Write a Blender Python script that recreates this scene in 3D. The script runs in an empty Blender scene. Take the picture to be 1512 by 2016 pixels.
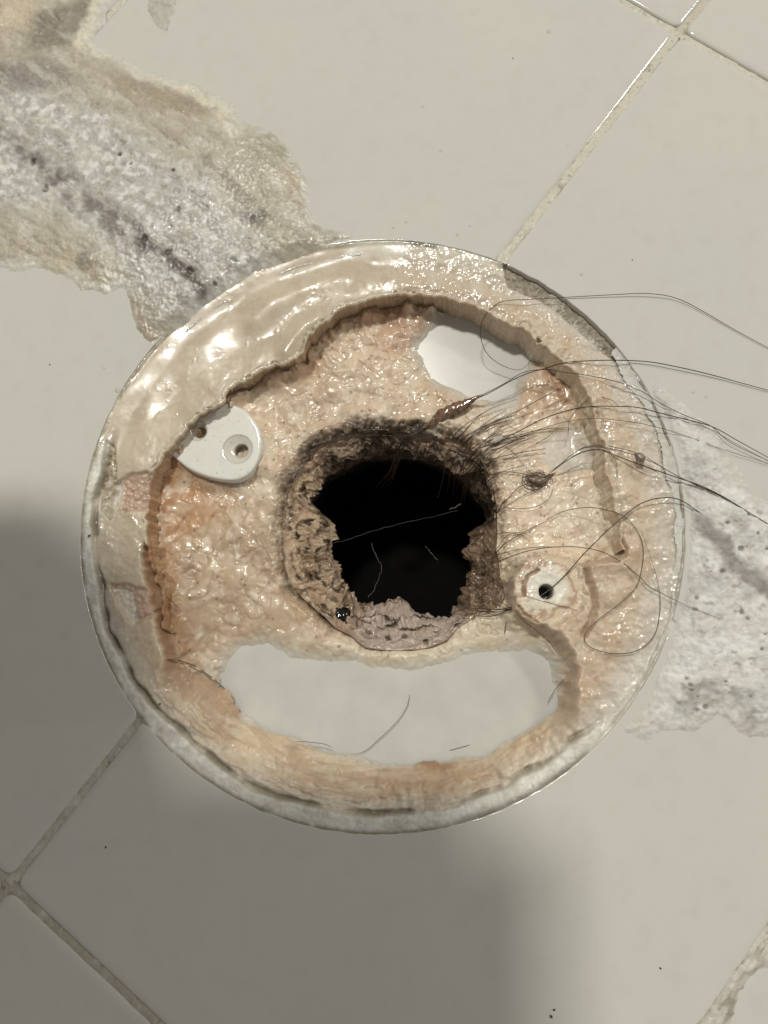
import bpy, bmesh, math, random
import numpy as np
from mathutils import Matrix, Vector

# ------------------------------------------------------------------ camera, world, lamps, exposure
SC = bpy.context.scene
COL = SC.collection
S = 0.001                                   # everything below is thought in millimetres
F, CX, CY = 1513.0, 756.0, 1008.0           # focal length and centre of the photograph, in its pixels
TA, TB = math.radians(12.15), math.radians(2.76)
CAM_H = 144.0
RM = Matrix.Rotation(TA, 3, 'X') @ Matrix.Rotation(TB, 3, 'Y')
RN = np.array(RM)
cd = bpy.data.cameras.new('camera')
cam = bpy.data.objects.new('camera', cd)
COL.objects.link(cam)
cd.sensor_fit = 'VERTICAL'
cd.sensor_height = 24.0
cd.lens = 24.0 * F / 2016.0
cd.clip_start = 0.005
cd.clip_end = 20
cam.matrix_world = Matrix.Translation((0, 0, CAM_H * S)) @ RM.to_4x4()
SC.camera = cam

W = bpy.data.worlds.new('World')
SC.world = W
W.use_nodes = True
bg = W.node_tree.nodes['Background']
bg.inputs[0].default_value = (1.0, 0.97, 0.91, 1)
bg.inputs[1].default_value = 0.205


def lamp(name, loc, target, sx, sy, power, color):
    d = bpy.data.lights.new(name, 'AREA')
    d.shape = 'RECTANGLE'
    d.size, d.size_y, d.energy, d.color = sx, sy, power, color
    o = bpy.data.objects.new(name, d)
    COL.objects.link(o)
    o.location = loc
    o.rotation_euler = (Vector(target) - Vector(loc)).to_track_quat('-Z', 'Y').to_euler()
    return o


LX, LY = -0.11, 0.40                        # the main lamp's direction: millimetres sideways for each millimetre up
lamp('ceiling_lamp', (LX * 1.75, LY * 1.75, 1.75), (0, 0.02, 0), 0.18, 0.11, 19.6, (1.0, 0.968, 0.87))
lamp('side_fill', (0.75, 0.55, 0.80), (0, 0.02, 0), 0.30, 0.08, 2.8, (1.0, 0.96, 0.87))  # added weak fill from the upper right, lifts the drain's inner slopes
SC.view_settings.view_transform = 'Standard'
SC.view_settings.look = 'None'
SC.view_settings.exposure = 0.0
SC.view_settings.gamma = 1.0
SC.cycles.use_denoising = True
SC.cycles.max_bounces = 8
SC.cycles.sample_clamp_indirect = 4.0

random.seed(7)
rng = np.random.default_rng(11)


# ------------------------------------------------------------------ helpers: pixels of the photograph to points of the place
def P(px, py, z=0.0):
    px = np.asarray(px, float)
    py = np.asarray(py, float)
    d = np.stack([(px - CX) / F, -(py - CY) / F, -np.ones_like(px)], -1) @ RN.T
    k = (z - CAM_H) / d[..., 2]
    return np.stack([d[..., 0] * k, d[..., 1] * k], -1)


def PP(pts, z=0.0):
    a = np.array(pts, float)
    return P(a[:, 0], a[:, 1], z)


def hsh(ix, iy, seed):
    n = (ix.astype(np.int64) * 374761393 + iy.astype(np.int64) * 668265263 + seed * 1442695041) & 0xFFFFFFFF
    n = ((n ^ (n >> 13)) * 1274126177) & 0xFFFFFFFF
    n = ((n ^ (n >> 16)) * 2246822519) & 0xFFFFFFFF
    return (n ^ (n >> 15)) & 0xFFFFFF


def pnoise(x, y, seed=0):
    ix = np.floor(x)
    iy = np.floor(y)
    fx, fy = x - ix, y - iy
    u = fx * fx * fx * (fx * (fx * 6 - 15) + 10)
    v = fy * fy * fy * (fy * (fy * 6 - 15) + 10)

    def g(ox, oy):
        a = hsh(ix + ox, iy + oy, seed) * (2 * math.pi / 0xFFFFFF)
        return np.cos(a) * (fx - ox) + np.sin(a) * (fy - oy)
    a = g(0, 0) * (1 - u) + g(1, 0) * u
    b = g(0, 1) * (1 - u) + g(1, 1) * u
    return (a * (1 - v) + b * v) * 1.5


def fbm(x, y, scale, octv=4, seed=0, gain=0.5):
    """noise in about -1..1, features of SCALE mm"""
    out = 0
    amp = 1.0
    tot = 0
    f = 1.0 / scale
    for o in range(octv):
        out = out + amp * pnoise(x * f + 17.3 * o, y * f - 9.1 * o, seed + o * 31)
        tot += amp
        amp *= gain
        f *= 2.03
    return out / tot * 1.3


def ridged(x, y, scale, octv=3, seed=0):
    out = 0
    amp, tot, f = 1.0, 0, 1.0 / scale
    for o in range(octv):
        out = out + amp * (1 - np.abs(pnoise(x * f + 5.7 * o, y * f + 3.3 * o, seed + 13 * o)) * 1.6)
        tot += amp
        amp *= 0.5
        f *= 2.1
    return out / tot


def worley(x, y, scale, seed=0, dens=1.0):
    """distance (in cells) to the nearest of scattered points, and that cell's random number"""
    x = x / scale
    y = y / scale
    ix, iy = np.floor(x), np.floor(y)
    best = np.full(x.shape, 9.0)
    rid = np.zeros(x.shape)
    for ox in (-1, 0, 1):
        for oy in (-1, 0, 1):
            cx, cy = ix + ox, iy + oy
            h1 = hsh(cx, cy, seed) / 0xFFFFFF
            h2 = hsh(cx, cy, seed + 77) / 0xFFFFFF
            h3 = hsh(cx, cy, seed + 191) / 0xFFFFFF
            d = np.hypot(cx + h1 - x, cy + h2 - y) + (9 if dens >= 1 else 0) * 0
            if dens < 1:
                d = np.where(h3 < dens, d, 9.0)
            m = d < best
            best = np.where(m, d, best)
            rid = np.where(m, hsh(cx, cy, seed + 313) / 0xFFFFFF, rid)
    return best, rid


def sst(a, b, x):
    t = np.clip((x - a) / (b - a), 0, 1)
    return t * t * (3 - 2 * t)


def lerp(a, b, t):
    return a + (b - a) * t


def sd_poly(X, Y, pts, margin=4.0):
    """signed distance to a closed polygon (negative inside); beyond MARGIN mm outside its box a plain large value"""
    pts = np.asarray(pts, float)
    out = np.full(X.shape, float(margin))
    lo, hi = pts.min(0) - margin, pts.max(0) + margin
    m = (X > lo[0]) & (X < hi[0]) & (Y > lo[1]) & (Y < hi[1])
    x, y = X[m], Y[m]
    d2 = np.full(x.shape, 1e9)
    inside = np.zeros(x.shape, bool)
    for i in range(len(pts)):
        a, b = pts[i - 1], pts[i]
        e = b - a
        wx, wy = x - a[0], y - a[1]
        t = np.clip((wx * e[0] + wy * e[1]) / (e @ e + 1e-12), 0, 1)
        d2 = np.minimum(d2, (wx - e[0] * t) ** 2 + (wy - e[1] * t) ** 2)
        c = (a[1] > y) != (b[1] > y)
        inside ^= c & (x < a[0] + (y - a[1]) / (b[1] - a[1] if b[1] != a[1] else 1e-12) * e[0])
    out[m] = np.where(inside, -np.sqrt(d2), np.sqrt(d2))
    return out


def sd_line(X, Y, pts, margin=6.0):
    pts = np.asarray(pts, float)
    out = np.full(X.shape, float(margin))
    lo, hi = pts.min(0) - margin, pts.max(0) + margin
    m = (X > lo[0]) & (X < hi[0]) & (Y > lo[1]) & (Y < hi[1])
    x, y = X[m], Y[m]
    d2 = np.full(x.shape, 1e9)
    for i in range(1, len(pts)):
        a, b = pts[i - 1], pts[i]
        e = b - a
        wx, wy = x - a[0], y - a[1]
        t = np.clip((wx * e[0] + wy * e[1]) / (e @ e + 1e-12), 0, 1)
        d2 = np.minimum(d2, (wx - e[0] * t) ** 2 + (wy - e[1] * t) ** 2)
    out[m] = np.sqrt(d2)
    return out


def smooth_line(pts, n=12):
    """Catmull-Rom through the points"""
    p = np.array(pts, float)
    p = np.vstack([2 * p[0] - p[1], p, 2 * p[-1] - p[-2]])
    out = []
    for i in range(1, len(p) - 2):
        for t in np.arange(n) / n:
            a, b, c, d = p[i - 1], p[i], p[i + 1], p[i + 2]
            out.append(0.5 * (2 * b + (c - a) * t + (2 * a - 5 * b + 4 * c - d) * t * t + (3 * b - a - 3 * c + d) * t ** 3))
    out.append(p[-2])
    return np.array(out)


def lin(r, g, b, k=1.0):
    c = np.array([r, g, b], float) / 255
    c = np.where(c < 0.04045, c / 12.92, ((c + 0.055) / 1.055) ** 2.4)
    return c * k


KA = 1.22


def alb(r, g, b):
    """the base colour of a thing that shows as this sRGB colour in the lit part of the picture"""
    c = lin(r, g, b, KA)
    y = c @ np.array([0.2126, 0.7152, 0.0722])
    return np.clip(c + (y - c) * 0.24, 0.0, 0.86)


def stair(x, step, soft):
    q = np.floor(x / step)
    return step * (q + sst(0.5 - soft, 0.5 + soft, x / step - q))


class Paint:
    """a colour for every grid point, laid on in coats"""
    def __init__(self, shape, c):
        self.c = np.empty(shape + (3,))
        self.c[:] = alb(*c)

    def raw(self, mask, c):
        m = np.clip(mask, 0, 1)[..., None]
        self.c = self.c * (1 - m) + np.array(c) * m

    def coat(self, mask, c):
        m = np.clip(mask, 0, 1)[..., None]
        self.c = self.c * (1 - m) + alb(*c) * m


# ------------------------------------------------------------------ helpers: objects
def link(name, me, mat, parent=None):
    o = bpy.data.objects.new(name, me)
    if mat is not None:
        me.materials.append(mat)
    COL.objects.link(o)
    if parent is not None:
        o.parent = parent
    return o


def tag(o, label=None, cat=None, group=None, kind=None):
    if label:
        o['label'] = label
    if cat:
        o['category'] = cat
    if group:
        o['group'] = group
    if kind:
        o['kind'] = kind
    return o


def empty(name, loc=(0, 0, 0)):
    o = bpy.data.objects.new(name, None)
    o.empty_display_size = 0.01
    o.location = loc
    COL.objects.link(o)
    return o


def mesh_np(name, v, faces, color=None, wet=None, smooth=True):
    """v in mm (n,3), faces (m,4) or (m,3)"""
    me = bpy.data.meshes.new(name)
    n, m, k = len(v), len(faces), faces.shape[1]
    me.vertices.add(n)
    me.vertices.foreach_set('co', (v * S).astype(np.float32).ravel())
    me.loops.add(m * k)
    me.loops.foreach_set('vertex_index', faces.astype(np.int32).ravel())
    me.polygons.add(m)
    me.polygons.foreach_set('loop_start', np.arange(0, m * k, k, dtype=np.int32))
    me.polygons.foreach_set('loop_total', np.full(m, k, dtype=np.int32))
    me.update(calc_edges=True)
    me.validate()
    if smooth:
        me.polygons.foreach_set('use_smooth', np.ones(len(me.polygons), bool))
    if color is not None:
        a = me.color_attributes.new('Col', 'FLOAT_COLOR', 'POINT')
        a.data.foreach_set('color', np.concatenate([color, np.ones((n, 1))], 1).astype(np.float32).ravel())
    if wet is not None:
        a = me.attributes.new('Wet', 'FLOAT', 'POINT')
        a.data.foreach_set('value', wet.astype(np.float32))
    return me


def grid_part(name, X, Y, Z, keep, color, wet, mat, parent):
    """the faces of a height grid whose four corners are in KEEP (face mask), as one mesh"""
    ny, nx = X.shape
    idx = np.arange(ny * nx).reshape(ny, nx)
    q = np.stack([idx[:-1, :-1], idx[:-1, 1:], idx[1:, 1:], idx[1:, :-1]], -1)[keep]
    used = np.unique(q)
    remap = np.zeros(ny * nx, np.int64)
    remap[used] = np.arange(len(used))
    v = np.stack([X.ravel()[used], Y.ravel()[used], Z.ravel()[used]], 1)
    me = mesh_np(name, v, remap[q], color.reshape(-1, 3)[used], wet.ravel()[used])
    return link(name, me, mat, parent)


def fmask(m):
    return m[:-1, :-1] & m[:-1, 1:] & m[1:, 1:] & m[1:, :-1]


def facecen(a):
    return (a[:-1, :-1] + a[:-1, 1:] + a[1:, 1:] + a[1:, :-1]) / 4


def tube(name, pts, rad, mat, parent=None, seg=6):
    """a tapering tube through points (mm)"""
    p = np.asarray(pts, float)
    n = len(p)
    rad = np.broadcast_to(np.asarray(rad, float), (n,))
    t = np.gradient(p, axis=0)
    t /= np.linalg.norm(t, axis=1)[:, None] + 1e-9
    up = np.array([0.05, 0.03, 1.0])
    a = np.cross(t, up)
    a /= np.linalg.norm(a, axis=1)[:, None] + 1e-9
    b = np.cross(t, a)
    ang = np.arange(seg) * 2 * math.pi / seg
    v = p[:, None, :] + rad[:, None, None] * (np.cos(ang)[None, :, None] * a[:, None, :] + np.sin(ang)[None, :, None] * b[:, None, :])
    i = np.arange(n - 1)[:, None] * seg
    j = np.arange(seg)[None, :]
    j2 = (j + 1) % seg
    q = np.stack([i + j, i + j2, i + seg + j2, i + seg + j], -1).reshape(-1, 4)
    return link(name, mesh_np(name, v.reshape(-1, 3), q), mat, parent)


# ------------------------------------------------------------------ materials
def newmat(name):
    m = bpy.data.materials.new(name)
    m.use_nodes = True
    nt = m.node_tree
    return m, nt, nt.nodes['Principled BSDF']


def nd(nt, typ, **kw):
    n = nt.nodes.new(typ)
    for k, v in kw.items():
        setattr(n, k, v)
    return n


def coords(nt):
    g = nd(nt, 'ShaderNodeNewGeometry')
    m = nd(nt, 'ShaderNodeVectorMath', operation='SCALE')
    m.inputs['Scale'].default_value = 1000.0
    nt.links.new(g.outputs['Position'], m.inputs[0])
    return m.outputs[0]


def noise(nt, vec, scale, detail=3, rough=0.55):
    n = nd(nt, 'ShaderNodeTexNoise')
    n.inputs['Scale'].default_value = scale
    n.inputs['Detail'].default_value = detail
    n.inputs['Roughness'].default_value = rough
    nt.links.new(vec, n.inputs['Vector'])
    return n.outputs['Fac']


def ramp(nt, fac, lo, hi, a, b):
    r = nd(nt, 'ShaderNodeMapRange')
    r.inputs['From Min'].default_value = lo
    r.inputs['From Max'].default_value = hi
    r.inputs['To Min'].default_value = a
    r.inputs['To Max'].default_value = b
    nt.links.new(fac, r.inputs['Value'])
    return r.outputs['Result']


def crust_material(name, bump_mm=0.06, bscale=2.2, sss=0.2, dryrough=0.6, wetrough=0.12, coat=0.6, spec=0.5, cv=1.0, bdet=4):
    m, nt, bs = newmat(name)
    vec = coords(nt)
    at = nd(nt, 'ShaderNodeAttribute', attribute_name='Col')
    wt = nd(nt, 'ShaderNodeAttribute', attribute_name='Wet')
    n1 = noise(nt, vec, 1.1, 5, 0.6)
    mul = nd(nt, 'ShaderNodeMix', data_type='RGBA', blend_type='MULTIPLY')
    mul.inputs['Factor'].default_value = 1.0
    cr = nd(nt, 'ShaderNodeCombineColor')
    f = ramp(nt, n1, 0.3, 0.7, 1 - 0.14 * cv, 1 + 0.10 * cv)
    f2 = ramp(nt, n1, 0.3, 0.7, 1 - 0.18 * cv, 1 + 0.12 * cv)
    nt.links.new(f, cr.inputs[0])
    nt.links.new(f, cr.inputs[1])
    nt.links.new(f2, cr.inputs[2])
    nt.links.new(at.outputs['Color'], mul.inputs['A'])
    nt.links.new(cr.outputs[0], mul.inputs['B'])
    nt.links.new(mul.outputs['Result'], bs.inputs['Base Color'])
    rr = ramp(nt, wt.outputs['Fac'], 0, 1, dryrough, wetrough)
    nt.links.new(rr, bs.inputs['Roughness'])
    ct = ramp(nt, wt.outputs['Fac'], 0, 1, 0.0, coat)
    nt.links.new(ct, bs.inputs['Coat Weight'])
    bs.inputs['Coat Roughness'].default_value = 0.06
    bs.inputs['Specular IOR Level'].default_value = spec
    if sss:
        bs.inputs['Subsurface Weight'].default_value = sss
        bs.inputs['Subsurface Radius'].default_value = (1.0, 0.65, 0.4)
        bs.inputs['Subsurface Scale'].default_value = 0.0013
    b1 = noise(nt, vec, bscale, bdet, 0.6)
    bp = nd(nt, 'ShaderNodeBump')
    bp.inputs['Strength'].default_value = 1.0
    bp.inputs['Distance'].default_value = bump_mm * S
    nt.links.new(b1, bp.inputs['Height'])
    nt.links.new(bp.outputs['Normal'], bs.inputs['Normal'])
    nt.links.new(bp.outputs['Normal'], bs.inputs['Coat Normal'])
    return m


M_CRUST = crust_material('soap_scum_crust', 0.022, 0.8, 0.45, 0.5, 0.20, 0.4, cv=0.6, bdet=1.5)
M_SILICONE = crust_material('wet_silicone', 0.012, 0.5, 0.45, 0.45, 0.20, 0.45, cv=0.5, bdet=1.0)
M_MORTAR = crust_material('old_mortar', 0.16, 1.5, 0.1, 0.75, 0.15, 0.7)
M_GROUT = crust_material('grimy_grout', 0.14, 1.5, 0.0, 0.7, 0.3, 0.3)
M_SLIME = crust_material('pipe_slime', 0.14, 1.5, 0.1, 0.55, 0.12, 0.5)


def tile_material():
    m, nt, bs = newmat('glazed_white_tile')
    vec = coords(nt)
    n1 = noise(nt, vec, 0.02, 3)
    mx = nd(nt, 'ShaderNodeMix', data_type='RGBA')
    mx.inputs['A'].default_value = (0.655, 0.645, 0.60, 1)
    mx.inputs['B'].default_value = (0.685, 0.668, 0.61, 1)
    nt.links.new(ramp(nt, n1, 0.35, 0.65, 0, 1), mx.inputs['Factor'])
    # faint water spots and film
    n2 = noise(nt, vec, 0.22, 5, 0.6)
    mx2 = nd(nt, 'ShaderNodeMix', data_type='RGBA', blend_type='MULTIPLY')
    mx2.inputs['B'].default_value = (0.93, 0.92, 0.90, 1)
    nt.links.new(ramp(nt, n2, 0.5, 0.75, 0, 0.6), mx2.inputs['Factor'])
    nt.links.new(mx.outputs['Result'], mx2.inputs['A'])
    nt.links.new(mx2.outputs['Result'], bs.inputs['Base Color'])
    nt.links.new(ramp(nt, n2, 0.35, 0.7, 0.05, 0.09), bs.inputs['Roughness'])
    bs.inputs['Specular IOR Level'].default_value = 0.5
    n3 = noise(nt, vec, 0.12, 2)
    bp = nd(nt, 'ShaderNodeBump')
    bp.inputs['Distance'].default_value = 0.05 * S
    bp.inputs['Strength'].default_value = 0.5
    nt.links.new(n3, bp.inputs['Height'])
    nt.links.new(bp.outputs['Normal'], bs.inputs['Normal'])
    return m


def plain(name, col, rough=0.3, coat=0.0, sss=0.0, spec=0.5, var=0.06, vs=0.3):
    m, nt, bs = newmat(name)
    vec = coords(nt)
    n1 = noise(nt, vec, vs, 4)
    mx = nd(nt, 'ShaderNodeMix', data_type='RGBA')
    mx.inputs['A'].default_value = tuple(c * (1 - var) for c in col) + (1,)
    mx.inputs['B'].default_value = tuple(min(1, c * (1 + var)) for c in col) + (1,)
    nt.links.new(ramp(nt, n1, 0.35, 0.65, 0, 1), mx.inputs['Factor'])
    nt.links.new(mx.outputs['Result'], bs.inputs['Base Color'])
    bs.inputs['Roughness'].default_value = rough
    bs.inputs['Coat Weight'].default_value = coat
    bs.inputs['Coat Roughness'].default_value = 0.04
    bs.inputs['Specular IOR Level'].default_value = spec
    if sss:
        bs.inputs['Subsurface Weight'].default_value = sss
        bs.inputs['Subsurface Scale'].default_value = 0.0008
    return m


M_TILE = tile_material()
M_BED = plain('mortar_bed', (0.33, 0.30, 0.26), 0.85, var=0.3, vs=0.9)
M_PLASTIC = plain('white_plastic', (0.63, 0.62, 0.575), 0.22, coat=0.25, var=0.05, vs=0.12)
M_HAIR = plain('brown_hair', (0.030, 0.017, 0.010), 0.30, spec=0.6, var=0.3)
M_HAIR_FINE = plain('fine_brown_hair', (0.055, 0.030, 0.017), 0.30, spec=0.6, var=0.3)
M_CLOT = plain('brown_gel', (0.17, 0.10, 0.06), 0.15, coat=0.8, sss=0.4, var=0.45, vs=1.2)
M_BLACK = plain('opening_black', (0.006, 0.005, 0.004), 0.06, coat=0.6, var=0.4, vs=0.6)
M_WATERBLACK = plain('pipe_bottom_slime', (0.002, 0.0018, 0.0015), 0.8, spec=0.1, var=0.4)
M_THREAD = plain('pale_thread', (0.09, 0.08, 0.07), 0.5, var=0.3)
M_GRIT = plain('dark_grit', (0.05, 0.04, 0.03), 0.7, var=0.4, vs=3)
M_SHADOW_PHONE = plain('shadow_phone_dark', (0.02, 0.02, 0.022), 0.4)

m_drop, nt_, bs_ = newmat('water')
tr_ = nd(nt_, 'ShaderNodeBsdfTransparent')
tr_.inputs[0].default_value = (0.97, 0.97, 0.96, 1)
gl_ = nd(nt_, 'ShaderNodeBsdfGlossy')
gl_.inputs['Roughness'].default_value = 0.02
fr_ = nd(nt_, 'ShaderNodeFresnel')
fr_.inputs['IOR'].default_value = 1.33
mx_ = nd(nt_, 'ShaderNodeMixShader')
nt_.links.new(fr_.outputs[0], mx_.inputs[0])
nt_.links.new(tr_.outputs[0], mx_.inputs[1])
nt_.links.new(gl_.outputs[0], mx_.inputs[2])
nt_.links.new(mx_.outputs[0], nt_.nodes['Material Output'].inputs['Surface'])
M_DROP = m_drop

# ------------------------------------------------------------------ the drain's circle, the tile grid
edge_px = [(172, 1005), (1337, 1050), (740, 478), (770, 1646), (1090, 575), (330, 1450), (1165, 1490), (283, 690), (190, 850), (1290, 800), (1300, 1300)]
E_ = PP(edge_px)
A_ = np.column_stack([2 * E_, np.ones(len(E_))])
s_ = np.linalg.lstsq(A_, (E_ ** 2).sum(1), rcond=None)[0]
C0 = s_[:2]
R0 = float(math.sqrt(s_[2] + C0 @ C0))
print('drain circle', C0, R0, np.hypot(*(E_ - C0).T) - R0)
PITCH = 108.5
TH = math.radians(37.175)
U_ = np.array([math.cos(TH), -math.sin(TH)])
V_ = np.array([math.sin(TH), math.cos(TH)])
M0 = np.array([-0.0743, 0.4653]) * PITCH


def node(i, j):
    if (i, j) == (0, 1):
        return P(1338, 62)
    if (i, j) == (0, -1):
        return P(17, 1742)
    return M0 + U_ * i * PITCH + V_ * j * PITCH


ZF = -8.2      # basin floor of the drain

# ------------------------------------------------------------------ floor: mortar bed, tiles, grout
bm = bmesh.new()
nseg = 96
inner = [bm.verts.new(((C0[0] + (R0 + 0.2) * math.cos(a)) * S, (C0[1] + (R0 + 0.2) * math.sin(a)) * S, -4 * S)) for a in np.arange(nseg) * 2 * math.pi / nseg]
lowv = [bm.verts.new((v.co.x, v.co.y, -16 * S)) for v in inner]
outer = []
for a in np.arange(nseg) * 2 * math.pi / nseg:
    k = 330 / max(abs(math.cos(a)), abs(math.sin(a)))
    outer.append(bm.verts.new(((C0[0] + k * math.cos(a)) * S, (C0[1] + k * math.sin(a)) * S, -4 * S)))
for i in range(nseg):
    j = (i + 1) % nseg
    bm.faces.new((inner[i], outer[i], outer[j], inner[j]))
    bm.faces.new((lowv[i], inner[i], inner[j], lowv[j]))
me = bpy.data.meshes.new('floor')
bm.to_mesh(me)
bm.free()
floor = tag(link('floor', me, M_BED), kind='structure')


def tile_outline(q, gap):
    """rounded quad (4 corners in order), shrunk by GAP; the part inside the drain's circle cut away"""
    q = [np.array(p) for p in q]
    cen = sum(q) / 4
    out = []
    rr = 2.2
    n = 4
    ins = []
    for i in range(n):
        a, b, c = q[i - 1], q[i], q[(i + 1) % n]
        d1 = (a - b) / np.linalg.norm(a - b)
        d2 = (c - b) / np.linalg.norm(c - b)
        ins.append((b + (d1 + d2) * gap, d1, d2))
    for i in range(n):
        b, d1, d2 = ins[i]
        for t in np.linspace(0, 1, 7):
            p0, p1, p2 = b + d1 * rr, b, b + d2 * rr
            out.append((1 - t) ** 2 * p0 + 2 * t * (1 - t) * p1 + t * t * p2)
        nx = ins[(i + 1) % n][0]
        L = np.linalg.norm(nx - b)
        for k in range(1, 60):
            out.append(b + d2 * (rr + (L - 2 * rr) * k / 60))
    out = np.array(out)
    rc = R0 + 0.1
    dist = np.hypot(*(out - C0).T)
    if (dist < rc).any():
        ins_ = dist < rc
        k0 = [k for k in range(len(out)) if ins_[k] and not ins_[k - 1]][0]
        o2 = np.roll(out, -k0, axis=0)
        m2 = np.hypot(*(o2 - C0).T) < rc
        nin = int(np.argmin(m2)) if not m2.all() else len(m2)
        keep = o2[nin:]
        a0 = math.atan2(*(keep[-1] - C0)[::-1])
        a1 = math.atan2(*(keep[0] - C0)[::-1])
        da = (a1 - a0 + math.pi) % (2 * math.pi) - math.pi
        aa = a0 + da * np.linspace(0.01, 0.99, 110)
        chip = 0.22 * fbm(aa * 40, aa * 0, 2.0, 4, 5)
        arc = C0 + (rc + chip)[:, None] * np.stack([np.cos(aa), np.sin(aa)], 1)
        return np.vstack([keep, arc]), len(keep)
    return out, len(out)


def make_tile(q):
    pts, ncl = tile_outline(q, 0.7)
    n = len(pts)
    t = np.roll(pts, -1, 0) - np.roll(pts, 1, 0)
    t /= np.linalg.norm(t, axis=1)[:, None] + 1e-9
    nrm = np.stack([-t[:, 1], t[:, 0]], 1)
    ar = 0.5 * np.sum(pts[:, 0] * np.roll(pts[:, 1], -1) - np.roll(pts[:, 0], -1) * pts[:, 1])
    if ar < 0:
        nrm = -nrm
    cut = np.zeros(n)
    cut[ncl:] = 1.0
    bv = np.where(cut > 0, 0.22, 1.5)
    prof = [(0.0, -3.9), (0.0, -0.50), (0.08, -0.30), (0.25, -0.14), (0.55, -0.04), (1.0, 0.0)]
    rings = []
    for (k, z) in prof:
        zz = np.where(cut > 0, max(z, -3.9) if z < -1 else z * 0.35, z)
        rings.append(np.column_stack([pts + nrm * (bv * k)[:, None], zz]))
    bm = bmesh.new()
    vs = [[bm.verts.new(tuple(p * S)) for p in r] for r in rings]
    for a in range(len(vs) - 1):
        for i in range(n):
            j = (i + 1) % n
            f = bm.faces.new((vs[a][i], vs[a][j], vs[a + 1][j], vs[a + 1][i]))
            f.smooth = True
    f = bm.faces.new(vs[-1])
    f.smooth = False
    bmesh.ops.recalc_face_normals(bm, faces=bm.faces)
    if f.normal.z < 0:
        bmesh.ops.reverse_faces(bm, faces=bm.faces)
    for g in bmesh.ops.triangulate(bm, faces=[f])['faces']:
        g.smooth = False
    me = bpy.data.meshes.new('tile')
    bm.to_mesh(me)
    bm.free()
    return link('tile', me, M_TILE, floor)


for i in range(-2, 2):
    for j in range(-2, 2):
        make_tile([node(i, j), node(i + 1, j), node(i + 1, j + 1), node(i, j + 1)])


def grout(a, b, seed, tone, dirt, z0=-0.75, white=0.0):
    """one joint between two tile corners; DIRT 0..1"""
    a, b = np.array(a), np.array(b)
    L = np.linalg.norm(b - a)
    d = (b - a) / L
    w = np.array([-d[1], d[0]])
    res = 0.25
    ns, nw = int(L / res), 15
    s = np.linspace(0, L, ns)
    dirt = dirt * 0.75
    z0 = z0 * 0.75
    u = np.linspace(-1.7, 1.7, nw)
    SS, UU = np.meshgrid(s, u)
    X = a[0] + d[0] * SS + w[0] * UU
    Y = a[1] + d[1] * SS + w[1] * UU
    lump = fbm(X, Y, 3.0, 4, seed)
    Z = z0 + 0.16 * lump + 0.06 * fbm(X, Y, 0.7, 2, seed + 3) - min(0.25, -0.6 * z0) * (UU / 1.4) ** 2
    pa = Paint(X.shape, tone)
    dn = fbm(SS, UU * 0.6, 5.0, 4, seed + 9)
    edge = sst(0.55, 1.15, np.abs(UU + 0.35 * fbm(SS, SS * 0, 4, 3, seed + 5)))
    pa.coat(edge * sst(-0.35, 0.4, dn) * dirt, (120, 108, 84))
    pa.coat(sst(0.25, 0.7, dn) * dirt * 0.75, (120, 108, 86))
    pa.coat(sst(0.45, 0.8, fbm(X, Y, 0.9, 2, seed + 21)) * dirt * 0.8, (84, 74, 58))
    pa.coat(sst(0.1, 0.5, -dn) * white, (206, 200, 190))
    r = np.hypot(X - C0[0], Y - C0[1])
    keep = facecen(r) > R0 + 0.3
    if keep.sum() < 10:
        return
    wet = 0.35 + 0.3 * lump
    return grid_part('grout_joint', X, Y, Z, keep, pa.c, np.clip(wet, 0, 1), M_GROUT, floor)


grout(node(0, 0), node(0, 1), 31, (196, 189, 169), 1.0, -0.22)
grout(node(0, -1), node(0, 0), 41, (184, 177, 160), 1.2, -0.6, 0.7)
grout(node(0, 1), node(1, 1), 51, (196, 190, 172), 0.5, -0.75)
grout(node(-1, 1), node(0, 1), 61, (196, 190, 172), 1.0, -0.7)
grout(node(0, 1), node(0, 2), 71, (190, 180, 158), 1.0, -0.5)
grout(node(0, -1), node(1, -1), 81, (176, 168, 148), 1.0, -0.5, 0.6)
grout(node(-1, -1), node(0, -1), 91, (176, 168, 148), 1.0, -0.6, 0.4)
grout(node(0, -2), node(0, -1), 101, (176, 168, 148), 1.0, -0.6, 0.4)
grout(node(1, -1), node(1, 0), 111, (196, 190, 176), 0.8, -0.2, 0.7)
grout(node(1, -2), node(1, -1), 121, (196, 190, 176), 0.8, -0.5, 0.7)
grout(node(-1, 0), node(-1, 1), 131, (196, 190, 172), 0.9, -0.3, 0.3)
grout(node(-1, 0), node(0, 0), 141, (196, 190, 172), 0.5, -0.6)
grout(node(0, 0), node(1, 0), 151, (196, 190, 172), 0.5, -0.6)

done = {((0, 0), (0, 1)), ((0, -1), (0, 0)), ((0, 1), (1, 1)), ((-1, 1), (0, 1)), ((0, 1), (0, 2)), ((0, -1), (1, -1)), ((-1, -1), (0, -1)), ((0, -2), (0, -1)), ((1, -1), (1, 0)), ((1, -2), (1, -1)),
        ((-1, 0), (-1, 1)), ((-1, 0), (0, 0)), ((0, 0), (1, 0))}
for i in range(-2, 3):
    for j in range(-2, 3):
        for e in ((i + 1, j), (i, j + 1)):
            if max(e) <= 2 and ((i, j), e) not in done:
                grout(node(i, j), node(*e), 500 + 17 * i + 31 * j + e[0], (192, 186, 168), 0.8, -0.6, 0.3)

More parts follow.
